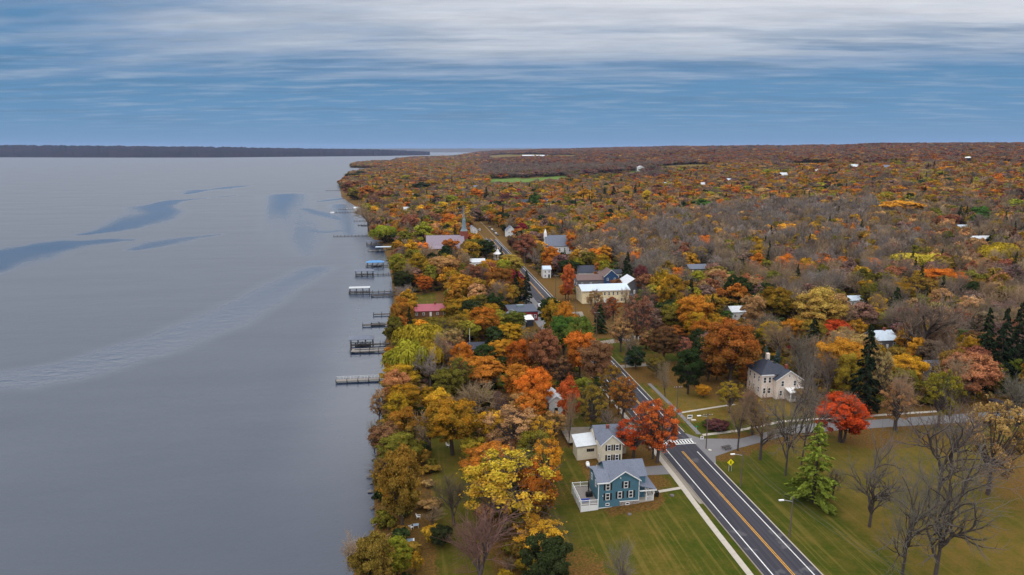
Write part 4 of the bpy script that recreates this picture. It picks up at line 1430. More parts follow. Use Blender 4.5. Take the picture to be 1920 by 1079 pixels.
def house(label, cat, X, Y, w_, d_, h, rise, axis, wall, roof, z=None, rot=0.0, wins=2, storeys=1, chimney=False, hip=False, name='house', protect=True, phrase=None, group=None, west=True, trim='white', dormers=0, dk=None):
    """a free-standing house: walls, roof (> chimney), door, windows on the two sides one sees"""
    z = float(terrain(X, Y)) if z is None else z
    r = tag(empty(name, (X, Y, z), rot), label, cat, group)
    x0, x1, y0, y1 = -w_ / 2, w_ / 2, -d_ / 2, d_ / 2
    b = MB()
    if hip:
        b.box(x0, x1, y0, y1, -1.0, h)
        rf = MB().hip_roof(x0, x1, y0, y1, h + 0.02, h + rise)
    else:
        b.gable(x0, x1, y0, y1, -1.0, h, h + rise, axis)
        rf = MB().gable_roof(x0, x1, y0, y1, h, h + rise, axis)
        if axis == 'y':
            rake(r, x0, x1, y0, h, h + rise)
    b.build('wall', MAT[wall], r)
    ro = rf.build('roof', MAT[roof], r)
    if chimney:
        MB().box(w_ * 0.12, w_ * 0.12 + 0.8, -0.4, 0.4, h + rise * 0.3, h + rise + 1.1).build('chimney', MAT['brick_red'], ro)
    for k in range(dormers):
        xd = x0 + w_ * (k + 0.5) / dormers
        kz = rise / (d_ / 2)
        MB().gable(xd - 0.7, xd + 0.7, y0 + d_ * 0.16, y0 + d_ * 0.42, h + kz * d_ * 0.10, h + kz * d_ * 0.16 + 1.0, h + kz * d_ * 0.16 + 1.6, 'y').build('dormer', MAT['white_wall'], ro)
    sh = (h - 0.2) / storeys
    for s in range(storeys):
        zc = s * sh + sh * 0.55
        for i in range(wins):
            x = x0 + w_ * (i + 0.5) / wins
            if s == 0 and i == wins // 2:
                door(r, x, y0, 0.1, 1.0, 2.1, 'S', 'black' if wall.startswith('white') else 'white')
            else:
                window(r, x, y0, zc, 1.0, min(1.5, sh * 0.55), 'S', trim)
        if west:
            n = max(1, int(d_ / 4))
            for i in range(n):
                window(r, x0, y0 + d_ * (i + 0.5) / n, zc, 1.0, min(1.5, sh * 0.55), 'W', trim)
    top = project((X, Y, z + h * 0.6))
    sc_ = FPX / top[2][0]
    if protect:
        kf = 1.0 if Y < 420 else 0.62 if Y < 620 else 0.40
        see(phrase, (X, Y, z + h * (0.6 if Y < 420 else 0.9) + rise * 0.3), w_ * sc_ * 0.5 * kf, (h + rise) * sc_ * 0.45 * kf)
    return r


# --- teal house in the foreground
def blue_house():
    r = tag(empty('blue_house', (0, 0, 0)), 'two-storey teal clapboard house with grey shingle roofs beside the road', 'house')
    f = 130.8
    w_ = MB()
    w_.gable(37.8, 40.25, f, 138.2, -1.6, 5.15, 6.25, 'x', apex=134.4)
    w_.gable(40.25, 46.8, f, 136.0, -1.6, 5.25, 7.4, 'y', apex=43.5)
    w_.gable(40.25, 48.8, 132.6, 139.4, -1.6, 5.25, 7.35, 'x', apex=136.0)
    w_.build('wall', MAT['blue_wall'], r)
    MB().box(42.6, 46.85, f - 0.06, f - 0.002, -1.2, 0.35).build('stone_foundation', MAT['stone'], r)
    MB().box(42.5, 46.9, f - 0.10, f - 0.062, 0.352, 0.52).build('water_table', MAT['white'], r)
    MB().box(37.78, 42.5, f - 0.05, f - 0.002, -1.2, -0.72).build('skirting', MAT['white'], r)
    for x in (37.72, 46.74):
        MB().box(x, x + 0.14, f - 0.05, f + 0.12, -0.9, 5.1).build('corner_board', MAT['white'], r)
    ro = MB()
    th = 0.16
    # low left wing, front gable and the cross range behind
    ro.slab((37.4, f - 0.35, 5.06 + th), (40.35, f - 0.35, 5.06 + th), (40.35, 134.4, 6.25 + th), (37.4, 134.4, 6.25 + th), th)
    ro.slab((37.4, 134.4, 6.25 + th), (40.35, 134.4, 6.25 + th), (40.35, 138.6, 5.04 + th), (37.4, 138.6, 5.04 + th), th)
    k = (7.4 - 5.25) / 3.275
    ro.slab((39.8, f - 0.38, 5.25 - 0.45 * k + th), (43.5, f - 0.38, 7.4 + th), (43.5, 136.0, 7.4 + th), (39.8, 136.0, 5.25 - 0.45 * k + th), th)
    ro.slab((43.5, f - 0.38, 7.4 + th), (47.2, f - 0.38, 5.25 - 0.4 * k + th), (47.2, 136.0, 5.25 - 0.4 * k + th), (43.5, 136.0, 7.4 + th), th)
    k = (7.35 - 5.25) / 3.4
    ro.slab((39.9, 132.2, 5.25 - 0.4 * k + th + 0.03), (49.15, 132.2, 5.25 - 0.4 * k + th + 0.03), (49.15, 136.0, 7.36 + th + 0.03), (39.9, 136.0, 7.36 + th + 0.03), th)
    ro.slab((39.9, 136.0, 7.36 + th + 0.03), (49.15, 136.0, 7.36 + th + 0.03), (49.15, 139.8, 5.25 - 0.4 * k + th + 0.03), (39.9, 139.8, 5.25 - 0.4 * k + th + 0.03), th)
    rf = ro.build('roof', MAT['shingle'], r)
    MB().tube((38.6, 135.6, 5.8), (38.6, 135.6, 6.9), 0.07).build('vent_pipe', MAT['steel'], rf)
    MB().box(37.36, 39.9, f - 0.47, f - 0.36, 4.98, 5.20).build('gutter', MAT['white'], rf)
    rake(r, 40.25, 46.8, f, 5.25, 7.4, 0.24, 0.38, apex=43.5)
    for x, z, ww, hh, sh in ((41.2 - 1.35, 4.05, 0.95, 1.55, True), (43.85, 4.25, 0.95, 1.55, True), (39.85, 1.75, 0.95, 1.6, True), (42.55, 1.95, 0.95, 1.6, True), (45.0, 2.0, 0.95, 1.6, True)):
        window(r, x, f, z, ww, hh, 'S', 'white', sh)
    for x, z in ((39.85, -0.05), (44.3, -0.18)):
        window(r, x, f - (0.06 if x > 42.6 else 0), z, 0.85, 0.62, 'S', 'white', False, False)
    for y in (133.0, 136.4):
        window(r, 37.8, y, 3.9, 0.95, 1.5, 'W', 'white')
    MB().tube((42.6, f - 0.06, 5.9), (42.6, f, 5.9), 0.14, n=8).build('light_fitting', MAT['white'], r)
    MB().tube((38.75, f - 0.10, 2.0), (38.75, f, 2.0), 0.10, n=8).build('light_fitting', MAT['white'], r)
    # roadside porch
    p = MB()
    p.box(46.85, 50.3, 131.0, 137.4, -0.9, 0.05)
    po = p.build('porch_floor', MAT['concrete'], r)
    pr = MB()
    pr.slab((46.85, 130.5, 3.95), (50.8, 130.5, 2.75), (50.8, 137.9, 2.75), (46.85, 137.9, 3.95), 0.16)
    pr.build('porch_roof', MAT['shingle'], r)
    MB().box(46.9, 50.7, 130.42, 130.55, 2.55, 2.80).build('porch_beam', MAT['white'], r)
    MB().box(50.55, 50.68, 130.56, 137.8, 2.52, 2.74).build('porch_beam', MAT['white'], r)
    for x, y in ((48.6, 131.1), (50.2, 131.1), (50.2, 134.2), (50.2, 137.3)):
        MB().box(x - 0.09, x + 0.09, y - 0.09, y + 0.09, 0.05, 2.72).build('porch_post', MAT['white'], r)
    rl = MB()
    rl.box(48.7, 50.1, 131.06, 131.14, 0.95, 1.05)
    for k in range(9):
        rl.box(48.75 + k * 0.16, 48.80 + k * 0.16, 131.07, 131.13, 0.05, 0.95)
    rl.box(50.16, 50.24, 131.3, 137.2, 0.95, 1.05)
    for k in range(20):
        rl.box(50.17, 50.23, 131.4 + k * 0.29, 131.45 + k * 0.29, 0.05, 0.95)
    rl.build('porch_railing', MAT['white'], r)
    door(r, 46.8 + 0.05, 133.2, 0.06, 1.0, 2.1, 'W', 'black')
    # raised deck on the lake side
    MB().box(33.9, 37.72, 130.4, 138.6, 0.30, 0.42).build('deck_floor', MAT['dock_wood'], r)
    for (xa, ya, xb, yb, n) in ((33.9, 130.4, 37.6, 130.4, 2), (33.9, 130.4, 33.9, 138.6, 4), (33.9, 138.6, 37.6, 138.6, 2)):
        for i in range(n):
            f0, f1 = i / n, (i + 1) / n
            a = (xa + (xb - xa) * f0, ya + (yb - ya) * f0)
            c = (xa + (xb - xa) * f1, ya + (yb - ya) * f1)
            q = MB()
            for zt in (1.42, 0.56):
                q.tube((a[0], a[1], zt), (c[0], c[1], zt), 0.06, n=4)
            m = 12
            for j in range(1, m):
                x, y = a[0] + (c[0] - a[0]) * j / m, a[1] + (c[1] - a[1]) * j / m
                q.tube((x, y, 0.56), (x, y, 1.42), 0.022, n=4, caps=False)
            q.build('railing', MAT['white'], r)
            b = MB()
            if yb == ya:
                b.box(a[0] + 0.09, c[0] - 0.09, ya - 0.02, ya + 0.02, -1.35, 0.28)
            else:
                b.box(xa - 0.02, xa + 0.02, a[1] + 0.09, c[1] - 0.09, -1.5, 0.28)
            if ya < 138:
                b.build('lattice_panel', MAT['white'], r)
    for x, y in ((33.9, 130.4), (35.75, 130.4), (37.6, 130.4), (33.9, 132.45), (33.9, 134.5), (33.9, 136.55), (33.9, 138.6), (35.75, 138.6)):
        MB().box(x - 0.08, x + 0.08, y - 0.08, y + 0.08, -1.7, 1.55).build('deck_post', MAT['white'], r)
    see('the teal house', (42.5, 131, 3), 58, 46)


blue_house()


def beige_house():
    r = tag(empty('cream_house', (0, 0, 0)), 'cream clapboard house with metal-roofed lean-to garage behind the teal house', 'house')
    f = 149.6
    b = MB()
    b.gable(43.7, 48.9, f, 154.6, -1.6, 5.0, 7.3, 'y')
    b.gable(43.7, 51.5, 154.6, 160.5, -1.6, 4.4, 6.6, 'x')
    b.build('wall', MAT['cream'], r)
    g = MB().box(38.8, 43.68, 154.0, 158.6, -1.9, 2.9)
    g.build('garage_wall', MAT['cream'], r)
    ro = MB().gable_roof(43.7, 48.9, f, 154.6, 5.0, 7.3, 'y', 0.35)
    ro.gable_roof(43.7, 51.5, 154.6, 160.5, 4.4, 6.6, 'x', 0.3)
    rf = ro.build('roof', MAT['shingle'], r)
    MB().slab((38.4, 153.6, 2.95), (43.66, 153.6, 3.3), (43.66, 159.0, 4.3), (38.4, 159.0, 3.95), 0.14).build('garage_roof', MAT['metal_white'], r)
    MB().box(46.0, 46.7, 153.6, 154.3, 6.6, 8.2).build('chimney', MAT['brick_red'], rf)
    rake(r, 43.7, 48.9, f, 5.0, 7.3)
    for x, z in ((45.6, 4.1), (47.6, 4.1), (45.6, 1.5), (47.6, 1.5)):
        window(r, x, f, z, 0.95, 1.5, 'S', 'white', True)
    for k in range(4):
        window(r, 41.4 + k * 0.48, 154.0, 1.75, 0.44, 0.75, 'S', 'black', False, False)
    window(r, 43.7, 151.8, 3.9, 0.8, 1.4, 'W')
    window(r, 43.7, 151.8, 1.0, 0.8, 1.4, 'W')
    see('the cream house', (44.5, 150, 2.5), 40, 34)


beige_house()


def brick_house():
    r = tag(empty('brick_house', (0, 0, 0)), 'pale brick farmhouse with hipped slate roof and white pillared porch across the side road', 'house')
    b = MB()
    b.box(104.6, 112.0, 186.5, 195.5, -1, 7.4)
    b.gable(108.4, 116.6, 184.6, 190.6, -1, 6.2, 8.9, 'y')
    b.build('wall', MAT['brick'], r)
    ro = MB().hip_roof(104.6, 112.0, 186.5, 195.5, 7.42, 11.2, 0.5)
    ro.gable_roof(108.4, 116.6, 184.6, 192.0, 6.2, 8.9, 'y', 0.45)
    rf = ro.build('roof', MAT['shingle_dark'], r)
    MB().box(107.9, 108.9, 190.4, 191.4, 10.2, 12.8).build('chimney', MAT['brick'], rf)
    MB().box(112.2, 113.0, 186.6, 187.4, 8.4, 10.1).build('chimney', MAT['brick_red'], rf)
    rake(r, 108.4, 116.6, 184.6, 6.2, 8.9, 0.3, 0.45)
    MB().box(104.1, 108.3, 185.95, 186.12, 7.1, 7.45).build('cornice', MAT['white'], r)
    for x in (105.6, 107.2):
        for z in (5.6, 2.2):
            window(r, x, 186.5, z, 1.0, 1.9, 'S')
    for y in (188.2, 191, 193.8):
        for z in (5.6, 2.2):
            window(r, 104.6, y, z, 1.0, 1.9, 'W')
    for x, z in ((110.4, 4.9), (114.4, 4.9), (110.0, 1.9)):
        window(r, x, 184.6, z, 1.0, 1.8, 'S')
    window(r, 112.5, 184.6, 7.3, 0.7, 0.9, 'S')
    # porch
    MB().box(111.6, 117.0, 181.8, 184.55, -0.6, 0.35).build('porch_floor', MAT['concrete'], r)
    MB().slab((111.2, 181.3, 3.15), (117.4, 181.3, 3.15), (117.4, 184.58, 3.6), (111.2, 184.58, 3.6), 0.2).build('porch_roof', MAT['white'], r)
    for x in (111.8, 113.4, 115.1, 116.8):
        MB().lathe([(0.17, 0.35), (0.14, 0.6), (0.12, 2.8), (0.19, 2.95)], 8, (x, 182.1)).build('porch_column', MAT['white'], r)
    door(r, 114.2, 184.58, 0.36, 1.1, 2.2, 'S', 'white')
    see('the brick farmhouse', (110.5, 186, 4.5), 40, 34)


brick_house()


def store():
    r = tag(empty('village_store', (0, 0, 0)), 'low flat-roofed store with oxblood side wall and grey gabled front wing', 'store')
    MB().box(41.5, 54.2, 292, 306, -1.5, 4.1).build('wall', MAT['red_wall'], r)
    MB().box(41.2, 54.5, 291.7, 306.3, 4.105, 4.4).build('flat_roof', MAT['flat_roof'], r)
    MB().box(46, 49, 300, 302, 4.4, 5.4).build('roof_unit', MAT['copper'], r)
    w2 = MB().gable(38.2, 46.6, 279.8, 291.6, -2.2, 3.0, 5.6, 'y')
    w2.build('front_wing', MAT['cream'], r)
    MB().gable_roof(38.2, 46.6, 279.8, 291.6, 3.0, 5.6, 'y', 0.5).build('front_roof', MAT['shingle'], r)
    rake(r, 38.2, 46.6, 279.8, 3.0, 5.6, 0.35, 0.5)
    MB().box(46.7, 50.6, 283, 291.6, -1.2, 2.7).build('side_wing', MAT['shingle_dark'], r)
    MB().box(46.65, 50.9, 282.7, 291.6, 2.72, 2.95).build('canopy', MAT['white'], r)
    for x in (40.2, 42.4, 44.6):
        window(r, x, 279.8, 1.2, 1.2, 1.5, 'S')
    for x in (51.2, 53.0):
        window(r, x, 292, 2.0, 1.1, 1.6, 'S')
    see('the oxblood store', (47, 290, 2), 34, 18)


store()


def yellow_block():
    r = tag(empty('yellow_hall', (0, 0, 0)), 'long butter-yellow hall with pale metal roof beside the village street', 'hall')
    b = MB().gable(82.0, 106.0, 322, 335, -1, 6.6, 8.4, 'x')
    b.build('wall', MAT['yellow_wall'], r)
    MB().gable_roof(82.0, 106.0, 322, 335, 6.6, 8.4, 'x', 0.5).build('roof', MAT['metal_roof'], r)
    MB().box(81.5, 106.5, 321.36, 321.48, 6.2, 6.66).build('fascia', MAT['white'], r)
    for k in range(6):
        window(r, 93.5 + k * 2.2, 322, 4.8, 1.0, 1.7, 'S')
    for k in range(3):
        window(r, 95.5 + k * 3.4, 322, 1.6, 1.1, 1.6, 'S')
    door(r, 93.6, 322, 0.1, 1.2, 2.3, 'S', 'white')
    for y in (325, 328.5, 332):
        window(r, 82.0, y, 4.6, 1.0, 1.7, 'W')
    MB().box(106.02, 109, 322.6, 328, -0.8, 0.3).build('porch_floor', MAT['concrete'], r)
    MB().slab((106.1, 322.2, 3.6), (109.4, 322.2, 3.2), (109.4, 328.4, 3.2), (106.1, 328.4, 3.6), 0.15).build('porch_roof', MAT['shingle_dark'], r)
    for y in (322.7, 325.3, 327.9):
        MB().box(108.8, 108.98, y, y + 0.18, 0.3, 3.1).build('porch_post', MAT['white'], r)
    see('the yellow hall', (94, 325, 4), 44, 22)


yellow_block()


def church_steeple():
    X, Y = 24.0, 520.0
    z = float(terrain(X, Y))
    r = tag(empty('steeple_church', (X, Y, z)), 'long mauve-roofed church with a green copper spire near the lake', 'church')
    b = MB().gable(-14, 14, -8, 8, -1, 6.0, 12.5, 'x')
    b.box(-14.02, 14.0, -13, -7.9, -1, 4.2)
    b.build('wall', MAT['brick_red'], r)
    ro = MB().gable_roof(-14, 14, -8, 8, 6.0, 12.5, 'x', 0.5)
    ro.slab((-14.4, -13.5, 4.2), (14.4, -13.5, 4.2), (14.4, -8.05, 6.0), (-14.4, -8.05, 6.0), 0.2)
    ro.build('roof', MAT['shingle_mauve'], r)
    MB().box(12.0, 17.5, -1.0, 4.5, -1, 15.5).build('tower', MAT['brick_red'], r)
    MB().lathe([(2.9, 15.5), (2.0, 17.0), (1.5, 20.0), (1.35, 24.0), (0.8, 25.0), (0.12, 34.0)], 8, (14.75, 1.75)).build('spire', MAT['copper'], r)
    for k in range(6):
        window(r, -11 + k * 4.2, -13, 1.8, 1.2, 2.4, 'S')
    door(r, 15, -1.02, 0, 1.8, 3.0, 'S', 'white')
    see('the spired church', (X, Y - 6, z + 8), 40, 16)
    see(None, (X + 14.7, Y, z + 22), 8, 26)


church_steeple()


def church_white():
    X, Y = 106.0, 492.0
    r = tag(empty('grey_roofed_church', (X, Y, 0)), 'church with a broad grey roof and a small white belfry at its left end', 'church')
    MB().gable(-9.8, 9.8, -7, 7, -1, 6, 13, 'x').build('wall', MAT['white_wall'], r)
    MB().gable_roof(-9.8, 9.8, -7, 7, 6, 13, 'x', 0.5).build('roof', MAT['shingle'], r)
    b = MB().box(-10.6, -8.6, -1, 1, 10.5, 15.0)
    b.lathe([(1.1, 15.0), (0.05, 18.0)], 8, (-9.6, 0))
    b.build('belfry', MAT['white'], r)
    for k in range(5):
        window(r, -7.5 + k * 3.7, -7, 3.2, 1.1, 2.8, 'S')
    for y in (-3, 3):
        window(r, -9.8, y, 3.2, 1.1, 2.8, 'W')
    see('the grey-roofed church', (X, Y - 4, 8), 30, 18)


church_white()

# village and farm houses, each at its own bearing
def at_house(u, v, *a, **k):
    X, Y, z = ground(u, v)
    return house(k.pop('label'), k.pop('cat', 'house'), X, Y, *a, z=z, **k)


house('long lakeside shed with a raspberry-red metal roof', 'shed', 7.2, 325, 16.5, 13, 2.6, 1.9, 'x', 'brown_wall', 'metal_red', wins=5, chimney=True, phrase='the red-roofed shed', name='shed')
at_house(1100, 520, 12, 9, 3.6, 3.4, 'x', 'white_wall', 'shingle_dark', label='white bungalow with a near-black roof behind the yellow hall', wins=3, phrase='the black-roofed bungalow')
at_house(1139, 535, 8, 14, 6.2, 3.6, 'y', 'navy_wall', 'shingle_brown', label='navy gabled house with white windows behind the yellow hall', wins=2, storeys=2)
at_house(1112, 537, 20, 9, 4.4, 2.4, 'x', 'grey_wall', 'shingle_brown', label='low house with a long brown-grey roof right behind the yellow hall', wins=4)
at_house(1155, 522, 5.5, 6, 3.4, 1.8, 'x', 'white_wall', 'shingle_dark', label='small white cottage with a black roof beside the dark spruce', wins=2)
at_house(1182, 547, 11.5, 13, 4.6, 3.6, 'y', 'grey_wall', 'metal_white', label='weathered grey barn with a pale metal roof', cat='barn', name='barn', wins=3, phrase='the grey barn')
at_house(957, 444, 8, 11, 5.6, 4.0, 'y', 'white_wall', 'shingle', label='white gabled house half hidden by crimson maples along the street', storeys=2, phrase='the white gabled street house')
at_house(1025, 388, 22, 12, 5.5, 5.0, 'x', 'yellow_wall', 'shingle_dark', label='large yellow house with a dark dormered roof', storeys=2, wins=4, dormers=3, phrase='the dormered yellow house')
at_house(984, 388, 20, 12, 5.5, 4.0, 'x', 'white_wall', 'shingle_dark', label='broad white house with charcoal roof left of the yellow dormered house', storeys=2, wins=4, phrase='the broad white house')
at_house(893, 500, 11, 8, 3.4, 1.8, 'x', 'white_wall', 'metal_white', label='cottage with a pale metal roof among orange trees', wins=3, phrase='the pale-roofed cottage')
at_house(858, 404, 14, 12, 5.0, 3.4, 'y', 'white_wall', 'metal_white', label='white house behind the spired church', storeys=2, phrase='the white house behind the church')
at_house(885, 440, 9, 10, 4.6, 3.4, 'y', 'white_wall', 'shingle', label='white gabled parsonage right beside the spire', storeys=2)
at_house(1024, 520, 4.6, 6, 5.2, 1.6, 'x', 'white_wall', 'metal_roof', label='tall narrow white shop by the roadside poles', storeys=2, wins=2, phrase='the narrow white shop')
at_house(977, 704, 5.4, 6, 2.6, 1.6, 'x', 'brown_wall', 'shingle_brown', label='brown cabin glimpsed under orange maples', wins=2, phrase='the brown cabin')
at_house(896, 662, 7.5, 7, 2.6, 1.6, 'x', 'brown_wall', 'shingle_dark', label='small dark-roofed cabin beside a white flagpole', wins=3, phrase='the dark-roofed cabin')
at_house(1038, 770, 4.2, 7, 4.2, 1.6, 'y', 'white_wall', 'metal_white', label='white outbuilding with metal roof between orange maples', wins=1, name='outbuilding', cat='outbuilding', phrase='the white outbuilding')
at_house(1382, 596, 9, 8, 3.6, 1.8, 'x', 'white_wall', 'metal_white', label='cottage with a white metal roof deep among gold trees', wins=3, phrase='the white-roofed cottage')
at_house(1648, 650, 8.5, 9, 3.8, 2.6, 'x', 'grey_wall', 'metal_roof', label='grey house with a pale roof behind the tall spruce', wins=3, chimney=True, phrase='the grey house')
at_house(1597, 572, 8, 7, 3.0, 1.6, 'x', 'white_wall', 'metal_roof', label='pale cottage right of the straw-yellow tree', wins=2)
at_house(1742, 704, 5, 7, 3.2, 2.0, 'x', 'grey_wall', 'shingle', label='small blue-grey shed behind the gold maple', wins=2, name='shed', cat='shed')
at_house(1840, 456, 30, 9, 3.6, 1.8, 'x', 'white_wall', 'metal_white', label='very long white barn on the right-hand rise', cat='barn', name='barn', wins=8, phrase='the long white barn')
at_house(1750, 442, 5, 6, 4.2, 2.4, 'y', 'white_wall', 'metal_white', label='small white house left of the long barn', wins=2)
at_house(1820, 430, 4.5, 4.5, 6.2, 0.8, 'x', 'brick_red', 'shingle_dark', label='square red brick tower house on the right-hand rise', hip=True, storeys=2, wins=2)
at_house(1802, 432, 9, 7, 3.0, 1.6, 'x', 'white_wall', 'metal_roof', label='low pale house left of the brick tower', wins=3)
at_house(1605, 319, 26, 14, 6.0, 5.0, 'x', 'white_wall', 'metal_white', label='white farm barn with a wide pale roof below the ridge', cat='barn', name='barn', wins=4, phrase='the white ridge barn')
at_house(1468, 334, 14, 12, 6.0, 4.0, 'x', 'white_wall', 'metal_white', label='white farmhouse beside golden trees on the slope', storeys=2, wins=3)
at_house(1531, 327, 12, 12, 6.0, 4.0, 'y', 'white_wall', 'metal_white', label='white gabled house left of a rust tree on the slope', storeys=2)
at_house(1551, 329, 9, 9, 5.0, 3.0, 'y', 'white_wall', 'metal_white', label='small white house right of a rust tree on the slope', storeys=1)
at_house(1660, 321, 20, 12, 7.0, 4.0, 'x', 'grey_wall', 'shingle', label='grey house right of the white ridge barn', storeys=2, wins=4)
at_house(1245, 352, 16, 11, 6.0, 3.4, 'x', 'white_wall', 'metal_roof', label='pale house right of the tall yellow tree', storeys=2, wins=3)
at_house(1316, 351, 18, 12, 4.6, 3.4, 'x', 'white_wall', 'metal_white', label='low white house above the green-domed tree', wins=4)
at_house(1366, 344, 16, 11, 5.6, 3.4, 'x', 'grey_wall', 'metal_roof', label='blue-grey house left of the bright orange tree', storeys=2, wins=3)
at_house(1200, 321, 22, 14, 8.0, 5.0, 'y', 'white_wall', 'metal_white', label='lone white farmhouse on the edge of the grey wood', storeys=2, wins=3)
at_house(1134, 394, 9, 9, 5.0, 3.4, 'y', 'white_wall', 'shingle', label='white house left of the rust-coloured dome', storeys=2)
at_house(1606, 464, 18, 9, 4.0, 2.4, 'x', 'white_wall', 'metal_white', label='white sheds glimpsed through the bare wood', wins=5, protect=False, cat='shed', name='shed')
at_house(1306, 512, 13, 8, 3.2, 2.2, 'x', 'grey_wall', 'shingle', label='grey-roofed house at the edge of the bare wood', wins=3)
at_house(760, 398, 20, 10, 4.0, 2.4, 'x', 'white_wall', 'metal_white', label='white lakeside house above the docks', wins=4, phrase='the white lakeside house')
at_house(775, 374, 14, 10, 5.0, 3.4, 'y', 'white_wall', 'metal_white', label='white cottage below a golden tree on the headland', wins=2)
at_house(890, 356, 30, 14, 5.0, 4.0, 'x', 'grey_wall', 'shingle', label='grey house left of the green field', wins=5)
at_house(990, 295, 80, 30, 8, 6, 'x', 'red_wall', 'metal_white', label='distant red barn with white roof by the far lake, left of two', cat='barn', name='barn', wins=0, west=False)
at_house(1017, 295.5, 80, 30, 8, 6, 'x', 'red_wall', 'metal_white', label='distant red barn with white roof by the far lake, right of two', cat='barn', name='barn', wins=0, west=False)

# gazebo roof on the street
X, Y, z = ground(933, 487)
g = tag(empty('gazebo', (X, Y, z)), 'white gazebo with pointed roof and finial near the street', 'gazebo')
MB().lathe([(3.2, 4.0), (3.1, 4.25), (1.1, 5.6), (0.9, 6.4), (0.1, 7.6), (0.06, 8.8)], 8).build('roof', MAT['white'], g)
for k in range(8):
    t = 2 * math.pi * k / 8
    MB().tube((2.7 * math.cos(t), 2.7 * math.sin(t), -0.5), (2.7 * math.cos(t), 2.7 * math.sin(t), 4.0), 0.12).build('post', MAT['white'], g)
MB().lathe([(3.0, -0.5), (3.0, 0.4)], 8).build('floor', MAT['dock_wood'], g)
see('the white gazebo', (X, Y, z + 5), 12, 14)

# dark tank with a white cap on the ridge
X, Y = 955.0, 1060.0
z = float(terrain(X, Y))
p = at(1815, 305, z)
d_ = ray(1815, 303)
tt = 1420.0
X, Y = d_[0] * tt, d_[1] * tt
z = float(terrain(X, Y))
ztop = CAM_Z + ray(1815, 294)[2] * tt
tk = tag(empty('storage_tank', (X, Y, z)), 'dark blue storage tank with a white domed cap on the wooded ridge', 'tank')
MB().lathe([(7.4, -2), (7.4, ztop - z - 2.6)], 24).build('shell', MAT['tank_blue'], tk)
MB().lathe([(7.7, ztop - z - 2.6), (7.5, ztop - z - 2.0), (4, ztop - z - 0.5), (0.3, ztop - z)], 24).build('cap', MAT['white'], tk)
see('the dark ridge tank', (X, Y, ztop - 6), 9, 10)

# ------------------------------------------------------------------ docks and boats
def dock(label, x0, x1, y, wid=1.8, mat='dock_wood', roof=None, roof_x=None, rail=False, second=None, name='boat_dock', group='docks along the lake shore', slips=True, flat=False):
    """a pier on piles running out from the shore; a boat shelter may stand on its outer end"""
    r = tag(empty(name, (x0, y, LAKE)), label, 'dock', group)
    Lq = x1 - x0
    MB().box(0, Lq, -wid / 2, wid / 2, 0.55, 0.80).build('deck', MAT[mat], r)
    n = max(3, int(Lq / 3.2))
    pm = MB().tube((0, 0, -2.5), (0, 0, 1.9), 0.13, 0.11, 6).mesh('pile', MAT['dock_dark'])
    for i in range(n + 1):
        for s in (-1, 1):
            o = bpy.data.objects.new('pile', pm)
            COL.objects.link(o)
            o.parent = r
            o.location = (Lq * i / n, s * (wid / 2 + 0.12), -0.2 * ((i * 3 + s) % 3))
    if second is not None:
        MB().box(0, Lq, second - 0.5, second + 0.5, 0.5, 0.74).build('finger_deck', MAT[mat], r)
        MB().box(0.3, 1.3, min(second, -wid / 2), max(second, -wid / 2), 0.48, 0.72).build('end_deck', MAT[mat], r)
        for i in range(0, n + 1, 2):
            o = bpy.data.objects.new('pile', pm)
            COL.objects.link(o)
            o.parent = r
            o.location = (Lq * i / n, second - 0.6, 0)
    if rail:
        b = MB()
        b.box(0, Lq * 0.95, wid / 2 - 0.06, wid / 2 + 0.0, 1.70, 1.78)
        b.box(0, Lq * 0.95, wid / 2 - 0.05, wid / 2 - 0.01, 1.25, 1.31)
        for i in range(int(Lq / 1.2)):
            b.box(i * 1.2, i * 1.2 + 0.06, wid / 2 - 0.06, wid / 2 - 0.002, 0.8, 1.7)
        b.build('railing', MAT['white'], r)
    if roof:
        a, c = roof_x
        yb = 3.6
        for x in np.linspace(a + 0.3, c - 0.3, 4):
            for yy in (-wid / 2 - 0.1, yb):
                MB().box(x - 0.13, x + 0.13, yy - 0.13, yy + 0.13, -2.0, 3.2).build('shelter_post', MAT['dock_dark'], r)
        b = MB()
        if flat:
            b.box(a - 0.2, c + 0.2, -wid / 2 - 0.4, yb + 0.4, 3.2, 3.42)
        else:
            b.hip_roof(a, c, -wid / 2 - 0.2, yb + 0.2, 3.2, 4.3, 0.4)
        b.build('shelter_roof', MAT[roof], r)
        MB().box(a, c, yb - 0.25, yb + 0.25, 0.5, 0.72).build('shelter_walk', MAT[mat], r)
    see(None, ((x0 + x1) / 2, y, LAKE + 1.5), Lq * FPX / max(y, 1) / 2, 8)
    return r


